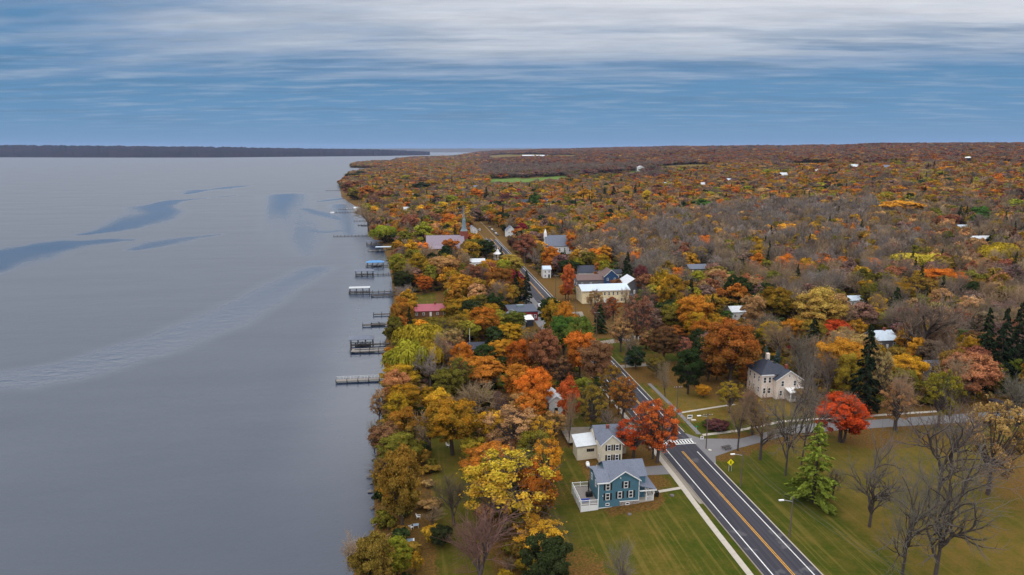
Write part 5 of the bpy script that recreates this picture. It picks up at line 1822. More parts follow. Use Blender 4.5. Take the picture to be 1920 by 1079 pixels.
def boat(label, X, Y, rz, L_=6.0, hull='white', z=LAKE, cover=None):
    r = tag(empty('motor_boat', (X, Y, z), rz), label, 'boat', 'boats moored at the docks')
    secs = [(-0.5, 0.36, 0.0), (-0.2, 0.42, 0.0), (0.15, 0.42, 0.02), (0.38, 0.28, 0.10), (0.5, 0.02, 0.22)]
    V, F = [], []
    for f, hw, dz_ in secs:
        hw *= L_ * 0.38
        V += [(f * L_, -hw, 0.75 + dz_), (f * L_, -hw * 0.75, -0.2 + dz_), (f * L_, hw * 0.75, -0.2 + dz_), (f * L_, hw, 0.75 + dz_)]
    for i in range(len(secs) - 1):
        for j in range(3):
            F.append((i * 4 + j, i * 4 + j + 1, i * 4 + 5 + j, i * 4 + 4 + j))
    F.append((0, 1, 2, 3))
    MB().face_block(V, F).build('hull', MAT[hull], r)
    dk = MB()
    dk.face_block([(f * L_, s * hw * L_ * 0.36, 0.62 + dz_) for f, hw, dz_ in secs for s in (-1, 1)], [(2 * i, 2 * i + 2, 2 * i + 3, 2 * i + 1) for i in range(len(secs) - 1)])
    dk.build('boat_deck', MAT[cover or 'mat_blue'], r)
    MB().slab((0.02 * L_, -0.9, 0.8), (0.02 * L_, 0.9, 0.8), (-0.06 * L_, 0.8, 1.45), (-0.06 * L_, -0.8, 1.45), 0.05).build('windscreen', MAT['glass'], r)
    MB().box(-0.56 * L_, -0.5 * L_, -0.25, 0.25, 0.2, 1.0).build('outboard_motor', MAT['black'], r)
    return r


dock('long pale dock with white railing, nearest of the lake docks', -28.1, -9.5, 234.4, 2.2, rail=True)
dock('grey-roofed boat shelter on a dark pier beside the willow', -26.6, -11.0, 279.0, 1.4, 'dock_dark', roof='shingle', roof_x=(-0.6, 9.0))
dock('low pale double dock just in front of the grey-roofed shelter', -26.0, -11.5, 269.8, 1.8, second=3.2)
dock('dark dock with a moored boat, second beyond the grey-roofed shelter', -24.2, -9.0, 312.0, 1.8, 'dock_dark')
dock('short dark dock below the red-roofed shed', -20.4, -8.5, 332.5, 1.5, 'dock_dark')
dock('open-framed boat lift with a thin pale roof and dark posts', -36.8, -10.5, 387.0, 1.6, 'dock_dark', roof='steel', roof_x=(0.2, 11.5), flat=True)
dock('narrow bare dock beside the pale-topped boat lift', -24.0, -11.0, 377.0, 1.0, 'dock_dark', second=2.4)
dock('dock with a grey hipped boat shelter, in front of the blue canopy', -37.2, -13.0, 444.0, 1.6, 'dock_dark', roof='shingle', roof_x=(-0.5, 11.0))
dock('dock with a bright blue boat canopy', -33.0, -15.0, 478.0, 1.6, 'dock_dark', roof='metal_blue', roof_x=(0.6, 12.0))
dock('pale dock under a light blue canopy, just past the blue one', -36.0, -14.0, 553.0, 1.6, 'dock_wood', roof='metal_roof', roof_x=(6, 19), flat=True)
dock('pale dock with a grey-white hipped shelter by the round willow', -39.5, -16.0, 590.0, 1.6, 'dock_wood', roof='shingle', roof_x=(0, 12))
dock('long thin dock with two white posts, by the shore lawn', -73.5, -34.0, 652.0, 1.6, 'dock_dark')
dock('small dark lift dock with a moored runabout', -58.0, -42.0, 745.0, 1.4, 'dock_dark', second=3.0)
dock('short dark dock below the bare lakeside tree', -66.0, -46.0, 792.0, 1.6, 'dock_dark')
dock('dock with a square white platform at its tip', -103.5, -62.0, 905.0, 1.8, 'dock_dark')
dock('pale dock with a white boathouse at its landward end', -100.0, -64.0, 958.0, 2.0, 'dock_wood')
dock('far dock below the headland, nearer of two', -100.0, -80.0, 1120.0, 2.0, 'dock_wood')
dock('far dark dock off the rust-coloured headland', -168.0, -118.0, 1395.0, 2.4, 'dock_dark')
tag(MB().box(-104.5, -99.5, 903, 907.5, LAKE - 0.3, LAKE + 1.1).build('swim_platform', MAT['white']), 'square white swim float at the tip of a far dock', 'float')
bh = tag(empty('boathouse', (-70, 933, LAKE)), 'white boathouse between two far docks', 'boathouse')
MB().gable(-7, 7, -4, 4, -1, 3.6, 5.2, 'x').build('wall', MAT['white_wall'], bh)
MB().gable_roof(-7, 7, -4, 4, 3.6, 5.2, 'x', 0.3).build('roof', MAT['metal_white'], bh)
boat('white boat under the blue canopy', -25.5, 480.2, 0.0, 6.5, z=LAKE + 0.1)
boat('white boat under the light blue canopy', -24, 555.2, math.pi, 6.5)
boat('dark-hulled runabout moored at the small lift dock', -50.5, 741.8, math.pi, 8, 'black')
boat('grey boat moored beside the dark double dock', -17, 314.4, 0.1, 6.0, 'steel', cover='black')
boat('white boat in the grey-roofed shelter', -22, 281.0, 0.0, 6.0)
boat('white pontoon boat off the pale far dock', -86, 962.0, 0.0, 9)
boat('white boat moored below the headland', -88, 1180.0, 0.0, 11)

# foreground shore: swim deck, chairs, little pier
X, Y, z = ground(765, 1017)
sd_ = tag(empty('shore_platform', (X, Y, z)), 'pale blue sun platform with a white edge on the near shore', 'platform')
MB().box(-1.15, 1.0, -0.75, 0.75, 0.05, 0.35).build('platform_top', MAT['mat_blue'], sd_)
MB().box(1.01, 1.3, -0.75, 0.75, 0.05, 0.38).build('platform_edge', MAT['white'], sd_)
for s in (-1, 1):
    MB().box(-1.0, 0.9, s * 0.6 - 0.06, s * 0.6 + 0.06, -0.4, 0.049).build('runner', MAT['dock_dark'], sd_)


def lawn_chair(u, v, rz, label):
    X, Y, z = ground(u, v)
    r = tag(empty('lawn_chair', (X, Y, z), rz), label, 'chair', 'white chairs on the near shore')
    for k in range(5):
        MB().box(-0.3, 0.3, -0.35 + k * 0.15, -0.24 + k * 0.15, 0.36, 0.40).build('seat_slat', MAT['white'], r)
    for k in range(4):
        MB().slab((-0.28 + k * 0.15, 0.36, 0.40), (-0.17 + k * 0.15, 0.36, 0.40), (-0.17 + k * 0.15, 0.62, 1.1), (-0.28 + k * 0.15, 0.62, 1.1), 0.03).build('back_slat', MAT['white'], r)
    for sx in (-1, 1):
        MB().box(sx * 0.34 - 0.03, sx * 0.34 + 0.03, -0.38, -0.30, 0, 0.6).build('leg', MAT['white'], r)
        MB().box(sx * 0.34 - 0.03, sx * 0.34 + 0.03, 0.30, 0.38, 0, 0.55).build('leg', MAT['white'], r)
        MB().box(sx * 0.36 - 0.06, sx * 0.36 + 0.06, -0.42, 0.42, 0.602, 0.64).build('armrest', MAT['white'], r)


lawn_chair(748, 1012, 0.6, 'white slatted lawn chair left of the pale blue shore platform')
lawn_chair(771, 992, 2.4, 'white slatted lawn chair behind the pale blue shore platform')
lawn_chair(785, 972, 1.4, 'white lawn chair farthest up the near shore lawn')
lawn_chair(840, 838, 1.0, 'white lawn chair on the dark lawn between shore trees')
X, Y, z = ground(780, 990)
ft = tag(empty('folding_table', (X, Y, z)), 'small grey folding table among white chairs near the shore', 'table')
MB().box(-0.6, 0.6, -0.45, 0.45, 0.68, 0.74).build('table_top', MAT['mat_blue'], ft)
for sx in (-1, 1):
    for sy in (-1, 1):
        MB().box(sx * 0.5 - 0.03, sx * 0.5 + 0.03, sy * 0.36 - 0.03, sy * 0.36 + 0.03, -0.05, 0.68).build('leg', MAT['white'], ft)
dock('short stone-footed pier at the bottom of the near shore', -14.5, -6.5, 125.0, 1.4, 'dock_wood')
for k in range(34):
    y = 96 + k * 4.1 + rng.uniform(-1.5, 1.5)
    x = float(np.interp(y, SH_Y, SH_X)) + rng.uniform(-1.0, 0.9)
    s = rng.uniform(0.35, 0.9)
    pr = [(0.6 * s, -0.5 * s), (1.0 * s, -0.1 * s), (0.85 * s, 0.35 * s), (0.35 * s, 0.6 * s)]
    b = MB().lathe(pr, 7)
    b.v = [(a * (1 + rng.uniform(-.25, .25)), c * (1 + rng.uniform(-.25, .25)), d + rng.uniform(-.1, .1) * s) for a, c, d in b.v]
    o = b.build('shore_rock', MAT['rock'], None, (x, y, LAKE + 0.1), rng.uniform(0, 6))
    tag(o, 'grey boulder among the rocks edging the near lake shore', 'rock', 'rocks along the near shore')

# ------------------------------------------------------------------ street furniture, poles, wires, signs, cars
def pole(X, Y, H_, label, arm=None, cross=True, lamp=False, z=None):
    z = float(terrain(X, Y)) if z is None else z
    r = tag(empty('utility_pole', (X, Y, z)), label, 'utility pole', 'utility poles along the road')
    MB().tube((0, 0, -0.6), (0, 0, H_), 0.16, 0.11, 8).build('pole_shaft', MAT['pole'], r)
    if cross:
        c = MB().box(-1.2, 1.2, -0.06, 0.06, H_ - 0.55, H_ - 0.43).build('crossarm', MAT['pole'], r)
        for x in (-1.1, -0.5, 0.5, 1.1):
            MB().lathe([(0.05, H_ - 0.43), (0.07, H_ - 0.33), (0.03, H_ - 0.24)], 6, (x, 0)).build('insulator', MAT['white'], c)
    if lamp:
        a = MB().tube((0, 0, H_ - 1.0), (-2.0, 0, H_ - 0.5), 0.05, 0.05, 6).build('lamp_arm', MAT['steel'], r)
        MB().box(-2.9, -1.9, -0.16, 0.16, H_ - 0.62, H_ - 0.42).build('lamp_head', MAT['white'], a)
    return (X, Y, z + H_)


tops = [pole(78.5, 84.0, 9.0, 'utility pole whose crossarm just shows at the bottom edge of the park'),
        pole(71.9, 113.3, 8.6, 'roadside lamp pole nearest the camera, on the park verge', cross=False, lamp=True),
        pole(71.9, 134.0, 8.6, 'roadside lamp pole on the park verge beyond the yellow sign', cross=False, lamp=True),
        pole(72.6, 154.2, 9.6, 'utility pole with lamp arm standing at the junction corner', lamp=True),
        pole(71.9, 172.5, 10.5, 'tall utility pole beside the corner pavement past the crosswalk'),
        pole(72.3, 221.0, 10.5, 'utility pole in front of the dark shrub beyond the orange maples'),
        pole(73.0, 262.0, 10.5, 'utility pole beside the bright green tree'),
        pole(74.2, 303.0, 12.0, 'utility pole at the corner of the yellow hall'),
        pole(72.6, 341.0, 11.5, 'utility pole beside the narrow red-orange maple'),
        pole(72.6, 392.0, 11.5, 'utility pole by the narrow white shop'),
        pole(72.6, 440.0, 11.5, 'farthest utility pole one can pick out along the street')]
for i, (a, c) in enumerate(zip(tops[:-1], tops[1:])):
    for k, off in enumerate((-0.9, 0.9)):
        b = MB()
        pa, pc = Vector(a) + Vector((off, 0, -0.25 - 0.5 * k)), Vector(c) + Vector((off, 0, -0.25 - 0.5 * k))
        n = 8
        q = [pa.lerp(pc, j / n) - Vector((0, 0, 1.1 * 4 * (j / n) * (1 - j / n))) for j in range(n + 1)]
        for j in range(n):
            b.tube(q[j], q[j + 1], 0.022, n=3, caps=False)
        tag(b.build('overhead_wire', MAT['wire']), ('thin overhead wire, road side of the pair, %s span from the camera' if k == 0 else 'thin overhead wire, lower field side of the pair, %s span from the camera') % ('nearest second third fourth fifth sixth seventh eighth ninth tenth'.split()[i]), 'wire', 'wires between the roadside poles')

X, Y = 70.0 + 3.0, 141.5
r = tag(empty('warning_sign', (X, Y, 0)), 'yellow diamond pedestrian warning sign on two posts beside the road', 'sign')
for s in (-0.35, 0.35):
    MB().box(s - 0.04, s + 0.04, -0.04, 0.04, -0.4, 2.1).build('post', MAT['steel'], r)
q = 0.86
sg = MB().face_block([(0, -0.06, 2.3 - q), (q, -0.06, 2.3), (0, -0.06, 2.3 + q), (-q, -0.06, 2.3), (0, -0.1, 2.3 - q), (q, -0.1, 2.3), (0, -0.1, 2.3 + q), (-q, -0.1, 2.3)],
                     [(3, 2, 1, 0), (4, 5, 6, 7), (0, 1, 5, 4), (1, 2, 6, 5), (2, 3, 7, 6), (3, 0, 4, 7)]).build('sign_panel', MAT['sign_yellow'], r)
f = MB()
f.lathe([(0.02, 2.56), (0.10, 2.62), (0.10, 2.70), (0.02, 2.76)], 8, (0.02, -0.104))
f.box(-0.10, 0.12, -0.108, -0.102, 2.18, 2.54)
f.face_block([(-0.1, -0.107, 2.2), (0.02, -0.107, 2.2), (-0.12, -0.107, 1.84), (-0.24, -0.107, 1.84)], [(0, 3, 2, 1)])
f.face_block([(0.0, -0.107, 2.2), (0.12, -0.107, 2.2), (0.24, -0.107, 1.84), (0.12, -0.107, 1.84)], [(0, 3, 2, 1)])
f.face_block([(0.1, -0.107, 2.5), (0.12, -0.107, 2.42), (0.32, -0.107, 2.24), (0.3, -0.107, 2.32)], [(0, 1, 2, 3)])
f.build('walking_figure', MAT['black'], sg)
see(None, (X, Y, 2), 16, 20)

for (u, v, ww, hh, zz_, mat, label, nm) in [
        (1293, 790, 1.5, 1.1, 1.3, 'white', 'white panel sign on a post on the lawn past the crosswalk', 'lawn_sign'),
        (1305, 815, 0.9, 0.25, 2.3, 'sign_green', 'small green street name sign at the junction corner', 'street_sign'),
        (1316, 827, 0.9, 0.9, 0.9, 'white', 'white notice board at the foot of the junction pole', 'notice_board')]:
    X, Y, z = ground(u, v)
    r = tag(empty(nm, (X, Y, z)), label, 'sign')
    MB().box(-0.05, 0.05, 0.002, 0.1, -0.3, zz_ + hh / 2).build('post', MAT['steel'], r)
    MB().box(-ww / 2, ww / 2, -0.05, 0.0, zz_ - hh / 2, zz_ + hh / 2).build('sign_panel', MAT[mat], r)
    if nm == 'lawn_sign':
        MB().box(-0.55, 0.5, -0.058, -0.052, 1.25, 1.6).build('dark_print', MAT['black'], r)
    if nm == 'notice_board':
        MB().box(-0.2, 0.2, -0.058, -0.052, 0.75, 1.2).build('dark_print', MAT['brick_red'], r)
X, Y, z = ground(1300, 789)
tag(MB().box(-0.7, 0.7, -0.3, 0.3, 0.0, 0.28).build('flat_stone', MAT['concrete_light'], None, (X, Y, z)), 'pale flat stone lying on the corner lawn', 'stone')
X, Y, z = ground(1362, 842)
r = tag(empty('picnic_table', (X, Y, z), 0.3), 'dark picnic table under the leaning tree near the junction', 'table')
MB().box(-1.1, 1.1, -0.4, 0.4, 0.72, 0.80).build('table_top', MAT['dock_dark'], r)
for s in (-1, 1):
    MB().box(-1.1, 1.1, s * 0.8 - 0.14, s * 0.8 + 0.14, 0.42, 0.48).build('bench', MAT['dock_dark'], r)
    MB().box(s * 0.8 - 0.05, s * 0.8 + 0.05, -0.85, 0.85, 0.34, 0.41).build('rail', MAT['dock_dark'], r)
    for t in (-1, 1):
        MB().tube((s * 0.8, t * 0.7, -0.05), (s * 0.8, t * 0.25, 0.74), 0.06, n=4).build('leg', MAT['dock_dark'], r)
for (u, v, s, label) in [(1331, 845, 0.45, 'pale boulder on the verge beside the junction'), (1260, 930, 0.5, 'grey boulder on the lawn by the front walk of the teal house'), (1180, 965, 0.45, 'grey boulder on the lawn in front of the teal house')]:
    X, Y, z = ground(u, v)
    b = MB().lathe([(0.6 * s, -0.4 * s), (1.05 * s, 0), (0.9 * s, 0.45 * s), (0.3 * s, 0.75 * s)], 8)
    b.v = [(a * (1 + rng.uniform(-.2, .2)), c * (1 + rng.uniform(-.2, .2)), d + rng.uniform(-.08, .08) * s) for a, c, d in b.v]
    tag(b.build('boulder', MAT['rock'] if v != 845 else MAT['concrete_light'], None, (X, Y, z)), label, 'rock')

X, Y, z = ground(1102, 876)
r = tag(empty('propane_tank', (X, Y, z), R(80)), 'white propane tank on the leaf-strewn lawn beside the cream house', 'tank')
n = 14
V = []
prof = [(-1.15, 0.02), (-1.05, 0.28), (-0.85, 0.42), (-0.6, 0.48), (0.6, 0.48), (0.85, 0.42), (1.05, 0.28), (1.15, 0.02)]
for x, rr in prof:
    V += [(x, rr * math.cos(2 * math.pi * i / n), 0.72 + rr * math.sin(2 * math.pi * i / n)) for i in range(n)]
Fq = [(k * n + i, k * n + (i + 1) % n, (k + 1) * n + (i + 1) % n, (k + 1) * n + i) for k in range(len(prof) - 1) for i in range(n)]
MB().face_block(V, Fq).build('vessel', MAT['white'], r, smooth=True)
MB().lathe([(0.2, 1.15), (0.2, 1.38), (0.05, 1.42)], 10).build('valve_cap', MAT['white'], r)
for s in (-0.6, 0.6):
    MB().box(s - 0.1, s + 0.1, -0.3, 0.3, -0.15, 0.3).build('saddle', MAT['concrete'], r)

r = tag(empty('grill', (36.6, 134.0, 0.42)), 'covered black grill standing on the white deck', 'grill')
MB().gable(-0.7, 0.7, -0.4, 0.4, 0.0, 0.85, 1.15, 'x').build('cover', MAT['black'], r)
r = tag(empty('patio_umbrella', (37.1, 136.4, 0.42)), 'folded black patio umbrella on the white deck', 'umbrella')
MB().lathe([(0.25, 0.0), (0.22, 0.1)], 10).build('base', MAT['black'], r)
MB().lathe([(0.05, 0.1), (0.14, 0.7), (0.2, 1.2), (0.1, 2.4), (0.02, 2.7)], 8).build('canopy', MAT['black'], r)
r = tag(empty('deck_sofa', (35.2, 132.0, 0.42)), 'blue-cushioned sofa on the white deck', 'sofa')
MB().box(-0.9, 0.9, -0.4, 0.4, 0.12, 0.42).build('seat', MAT['blue_plastic'], r)
MB().box(-0.9, 0.9, -0.62, -0.41, 0.1, 0.85).build('backrest', MAT['blue_plastic'], r)
for s in (-0.8, 0.8):
    MB().box(s - 0.05, s + 0.05, -0.3, 0.3, 0.0, 0.119).build('leg', MAT['steel'], r)
r = tag(empty('rubbish_bin', (51.6, 132.6, -0.05)), 'dark wheeled bin beside the porch of the teal house', 'bin')
MB().face_block([(-.3, -.35, .1), (.3, -.35, .1), (.3, .3, .1), (-.3, .3, .1), (-.36, -.42, 1.05), (.36, -.42, 1.05), (.36, .36, 1.05), (-.36, .36, 1.05)],
                [(0, 3, 2, 1), (4, 5, 6, 7), (0, 1, 5, 4), (1, 2, 6, 5), (2, 3, 7, 6), (3, 0, 4, 7)]).build('bin_body', MAT['black'], r)
MB().box(-.4, .4, -.46, .4, 1.055, 1.13).build('lid', MAT['black'], r)
for s in (-.25, .25):
    MB().tube((s - .05, .3, .12), (s + .05, .3, .12), .12, n=8).build('wheel', MAT['rubber'], r)
X, Y, z = ground(881, 662)
r = tag(empty('flagpole', (X, Y, z)), 'slim white flagpole beside the dark-roofed cabin', 'flagpole')
MB().tube((0, 0, -0.3), (0, 0, 9.5), 0.10, 0.06, 8).build('staff', MAT['white'], r)
MB().lathe([(0.04, 9.5), (0.12, 9.62), (0.04, 9.74)], 8).build('finial', MAT['steel'], r)
see(None, (X, Y, z + 5), 4, 20)


def car(label, X, Y, rz, col, van=False):
    z = float(terrain(X, Y)) + 0.06
    r = tag(empty('car', (X, Y, z), rz), label, 'car', 'cars in the village street')
    m = plain('car_paint_' + label[:12].replace(' ', '_'), col, 0.3, 0.03, 1, 0.6)
    h = 1.75 if van else 1.42
    side = [(-2.25, 0.35), (2.25, 0.35), (2.28, 0.72), (1.35, 0.92), (0.75, h - 0.06), (-1.35 if not van else -2.0, h), (-2.05, 1.0), (-2.28, 0.9)]
    n = len(side)
    V = [(x, -0.88, q_) for x, q_ in side] + [(x, 0.88, q_) for x, q_ in side]
    V = [(x, y * (0.86 if q_ > 1.1 else 1.0), q_) for x, y, q_ in V]
    F = [tuple(range(n)), tuple(range(2 * n - 1, n - 1, -1))] + [(i, i + n, (i + 1) % n + n, (i + 1) % n) for i in range(n)]
    MB().face_block(V, F).build('body', m, r)
    MB().slab((1.28, -0.70, 0.97), (1.28, 0.70, 0.97), (0.80, 0.66, h - 0.10), (0.80, -0.66, h - 0.10), -0.02).build('windscreen', MAT['glass'], r)
    MB().slab((-1.42 if not van else -2.02, -0.66, h - 0.10), (-1.42 if not van else -2.02, 0.66, h - 0.10), (-2.03, 0.70, 1.03), (-2.03, -0.70, 1.03), -0.03).build('rear_window', MAT['glass'], r)
    for s in (-1, 1):
        MB().face_block([(0.6, s * 0.80, h - 0.16), (1.05, s * 0.885, 1.0), (-1.7, s * 0.885, 1.0), (-1.3, s * 0.80, h - 0.16)], [(0, 1, 2, 3) if s > 0 else (3, 2, 1, 0)]).build('side_window', MAT['glass'], r)
        for x in (-1.4, 1.4):
            wq = MB().tube((x, s * 0.72, 0.33), (x, s * 0.93, 0.33), 0.33, n=14).build('wheel', MAT['rubber'], r)
            MB().tube((x, s * 0.931, 0.33), (x, s * 0.945, 0.33), 0.19, n=10).build('rim', MAT['steel'], wq)
        MB().box(2.26, 2.30, s * 0.62 - 0.16, s * 0.62 + 0.16, 0.58, 0.70).build('headlight', MAT['white'], r)
        MB().box(-2.31, -2.27, s * 0.66 - 0.12, s * 0.66 + 0.12, 0.72, 0.88).build('tail_light', MAT['red_wall'], r)
    see(None, (X, Y, z), 12, 7)


UPR = math.pi / 2
car('white car driving towards the camera near the village store', 67.9, 296.0, -UPR, (214, 216, 220))
car('dark car pulled off the road by the yellow hall', 73.4, 297.5, UPR, (44, 46, 54))
car('white car parked in front of the oxblood store', 60.0, 319.0, UPR, (206, 208, 212))
car('tan car parked behind the white one at the store', 60.0, 309.5, UPR, (176, 138, 112))
for k, (x, y, cl_, lb) in enumerate([(74.2, 600, (60, 62, 70), 'dark car parked first in the far street row'), (74.2, 612, (196, 198, 204), 'silver car parked second in the far street row'),
                                     (74.2, 626, (52, 56, 70), 'navy car parked third in the far street row'), (74.2, 642, (210, 210, 212), 'white car parked fourth in the far street row'),
                                     (74.2, 660, (80, 82, 90), 'grey car parked last in the far street row'), (62.2, 640, (216, 216, 218), 'white van facing away across the far street')]):
    car(lb, x, y, UPR, cl_, k == 5)
car('silver car parked at the right edge by the side road', 172.5, 157.0, 0.2, (190, 192, 198))
car('dark car parked at the right edge behind the side road', 172.0, 171.5, 0.1, (70, 60, 66))
car('grey car parked below the grey house', 175.0, 229.0, 0.4, (120, 124, 130))
see('the junction crosswalk', (66, 159, 0), 30, 10)
see(None, (66, 330, 0), 36, 44)
FEAT.append((1040, 565, 26, 42, 420.0))
FEAT.append((925, 440, 18, 18, 640.0))
LAND += [('the long white-railed dock', 675, 712), ('the red-roofed boat-shelter docks', 690, 640), ('the blue boat canopy', 705, 487), ('the junction', 1270, 830), ('the park lawn', 1700, 900), ('the near shore platform', 765, 1017),
         ('the green field', 985, 340), ('the ridge', 1600, 295), ('the side road', 1640, 795), ('the headland', 660, 350), ('the bare grey wood', 1420, 440)]
LAND = [(a, b, c) for a, b, c in LAND if a != 'the red-roofed boat-shelter docks'] + [('the grey-roofed boat shelter', 680, 632)]

# ------------------------------------------------------------------ woodland between the single trees
def scatter(x0, x1, y0, y1, step):
    xs = np.arange(x0, x1, step)
    ys = np.arange(y0, y1, step)
    X, Y = np.meshgrid(xs, ys)
    X = X + rng.uniform(-0.46, 0.46, X.shape) * step
    Y = Y + rng.uniform(-0.46, 0.46, Y.shape) * step
    return X.ravel(), Y.ravel()


PX, PY, PS = [], [], []
for (x0, x1, y0, y1, st, dmin, dmax) in [(-210, 760, 60, 760, 8.0, 0, 700), (-330, 1500, 300, 1600, 9.5, 700, 1500), (-330, 2600, 700, 2900, 13.0, 1500, 2700), (-400, 3600, 1200, 4700, 18.0, 2700, 4600), (-100, 4500, 2500, 9500, 34.0, 4600, 9500)]:
    X, Y = scatter(x0, x1, y0, y1, st)
    d = np.hypot(X, Y)
    az = np.degrees(np.arctan2(X, Y))
    s = np.interp(Y, SH_Y, SH_X)
    ok = (d >= dmin) & (d < dmax) & (az > -14) & (az < 52) & (X > s + 2.5)
    PX.append(X[ok])
    PY.append(Y[ok])
    PS.append(np.full(ok.sum(), st))
PX, PY, PS = map(np.concatenate, (PX, PY, PS))
PZ = terrain(PX, PY)
dist = np.hypot(PX, PY)
ok = np.ones(len(PX), bool)
# streets, yards, lawns and fields stay open
ok &= ~((np.abs(PX - 66) < 11) & (PY < 720))
OPEN = [[(-30, 30), (76, 30), (76, 174), (38, 174), (38, 160), (27, 160), (26, 118), (-30, 100)], [(-20, 30), (15, 30), (15, 200), (3, 200), (3, 165), (-20, 165)], [(48, 160), (62, 160), (62, 200), (40, 200), (40, 172)],
        [(70, 30), (400, 30), (400, 172), (125, 172), (122, 200), (102, 198), (96, 214), (70, 214)],
        [(70, 214), (92, 214), (94, 262), (108, 300), (112, 342), (70, 342)],
        [(92, 470), (120, 470), (120, 506), (92, 506)], [(4, 500), (46, 500), (46, 534), (4, 534)],
        [(-3, 312), (18, 312), (18, 372), (-3, 372)], [(36, 270), (60, 270), (60, 312), (36, 312)]]
for L_ in OPEN + FIELDS:
    ok &= ~inside(L_, PX, PY)
PX, PY, PZ, PS, dist = (a[ok] for a in (PX, PY, PZ, PS, dist))
n = len(PX)
U, Vv, DD = project(np.stack([PX, PY, PZ + 7], -1))
# what grows where: weights by part of the view's landscape
kinds_ = ['leafy', 'bare', 'spruce']
zone_mix = {
    'bare': ([('bare', 'b1', 34), ('bare', 'b2', 30), ('bare', 'b4', 16), ('leafy', 'ta', 4), ('leafy', 'ru', 4), ('leafy', 'mv', 5), ('leafy', 'og2', 8), ('leafy', 'go', 4), ('leafy', 'gg', 4), ('leafy', 'or', 3), ('leafy', 'ol', 4), ('spruce', 'dg', 1.5)]),
    'village': ([('leafy', 'or', 5), ('leafy', 'ob', 8), ('leafy', 'gg', 13), ('leafy', 'go', 6), ('leafy', 'ru', 9), ('leafy', 'ol', 14), ('leafy', 'dg', 9), ('leafy', 'mv', 7), ('bare', 'b4', 11), ('bare', 'b2', 10), ('spruce', 'sp', 4), ('leafy', 'ta', 8), ('leafy', 'og', 6), ('leafy', 'og2', 8), ('leafy', 'yg', 5), ('leafy', 'cr', 1.2), ('leafy', 'ye', 2)]),
    'slope': ([('leafy', 'ru', 14), ('leafy', 'ob', 9), ('leafy', 'mv', 10), ('leafy', 'og2', 15), ('leafy', 'ta', 11), ('leafy', 'or', 5), ('leafy', 'gg', 10), ('leafy', 'go', 6), ('bare', 'b2', 8), ('bare', 'b4', 7), ('leafy', 'dg', 3), ('spruce', 'sp', 2), ('leafy', 'ma', 2), ('leafy', 'yg', 7)]),
    'far': ([('leafy', 'ru', 26), ('leafy', 'mv', 20), ('leafy', 'ma', 6), ('leafy', 'ob', 12), ('bare', 'b2', 10), ('leafy', 'co', 6), ('leafy', 'ta', 6), ('leafy', 'og2', 6), ('spruce', 'sp', 1)]),
    'greyfar': ([('bare', 'b2', 40), ('leafy', 'mv', 30), ('leafy', 'ru', 10), ('leafy', 'ma', 5), ('leafy', 'ol', 5)]),
    'right': ([('bare', 'b2', 20), ('bare', 'b4', 16), ('leafy', 'og2', 14), ('leafy', 'ta', 12), ('leafy', 'ol', 9), ('leafy', 'ru', 10), ('leafy', 'gg', 6), ('leafy', 'mv', 6), ('spruce', 'dg', 5)]),
}
BARE_POLY = [(1075, 462), (1180, 425), (1260, 402), (1400, 378), (1640, 372), (1640, 410), (1760, 440), (1700, 478), (1620, 540), (1540, 545), (1440, 512), (1330, 525), (1190, 530), (1150, 500), (1080, 480)]
zone = np.full(n, 'village', object)
zone[(U > 1180) & (Vv < 380)] = 'slope'
zone[(U > 1450) & (Vv >= 380)] = 'right'
zone[inside(BARE_POLY, U, Vv)] = 'bare'
zone[(Vv < 330) & (U < 1250)] = 'greyfar'
zone[(Vv < 308)] = 'far'
zone[(Vv < 345) & (U < 900)] = 'slope'
# same kinds tend to stand together
patch = fbm(PX / 60 + 5, PY / 60 + 9, 2)
K = np.empty(n, object)
C = np.empty(n, object)
pick = np.clip(0.55 * rng.random(n) + 0.45 * np.clip((patch - 0.22) / 0.56, 0, 1), 0, 0.9999)
order = np.argsort(np.argsort(pick)) / n
for zn, mixl in zone_mix.items():
    sel = np.where(zone == zn)[0]
    if not len(sel):
        continue
    wts = np.array([m[2] for m in mixl], float)
    cw = np.cumsum(wts) / wts.sum()
    rk = np.argsort(np.argsort(pick[sel])) / len(sel)
    rk = np.where(rng.random(len(sel)) < 0.45, rng.random(len(sel)), rk)
    j = np.searchsorted(cw, rk, side='right').clip(0, len(mixl) - 1)
    for i, q in zip(sel, j):
        K[i], C[i] = mixl[q][0], mixl[q][1]
Dm = np.minimum(PS * 1.58, 22) * rng.uniform(0.72, 1.25, n)
Dm = np.where(dist > 4600, Dm * 1.9, Dm)
Hm = np.where(K == 'spruce', rng.uniform(13, 19, n), np.where(K == 'bare', rng.uniform(12, 17, n), rng.uniform(9.5, 15.5, n)))
Hm *= np.where(dist > 4600, 1.2, 1.0)
Dm = np.where(K == 'spruce', 6.0, Dm)
# keep landmarks and single trees in view: nothing is planted across them
hw = Dm / 2 * FPX / DD
hv = Hm * 0.42 * FPX / DD
Uc, Vc, _ = project(np.stack([PX, PY, PZ + Hm * 0.6], -1))
drop = np.zeros(n, bool)
for i, (fu, fv, fw_, fh, fd) in enumerate(FEAT):
    near = DD < fd + 6
    k1, k2, k3 = (0.36, 0.3, 0.0) if i < len(trees) else (0.85, 0.5, 0.55)
    drop |= near & (np.abs(Uc - fu) < fw_ * k1 + hw * k2) & (Vc - fv < fh * k1 + hv * k3) & (Vc - fv > -fh - hv)
for t in trees:
    drop |= np.hypot(PX - t['X'], PY - t['Y']) < 0.22 * (t['D'] + Dm)
keep = ~drop
PX, PY, PZ, K, C, Dm, Hm, DD, Uc, Vc, dist = (a[keep] for a in (PX, PY, PZ, K, C, Dm, Hm, DD, Uc, Vc, dist))

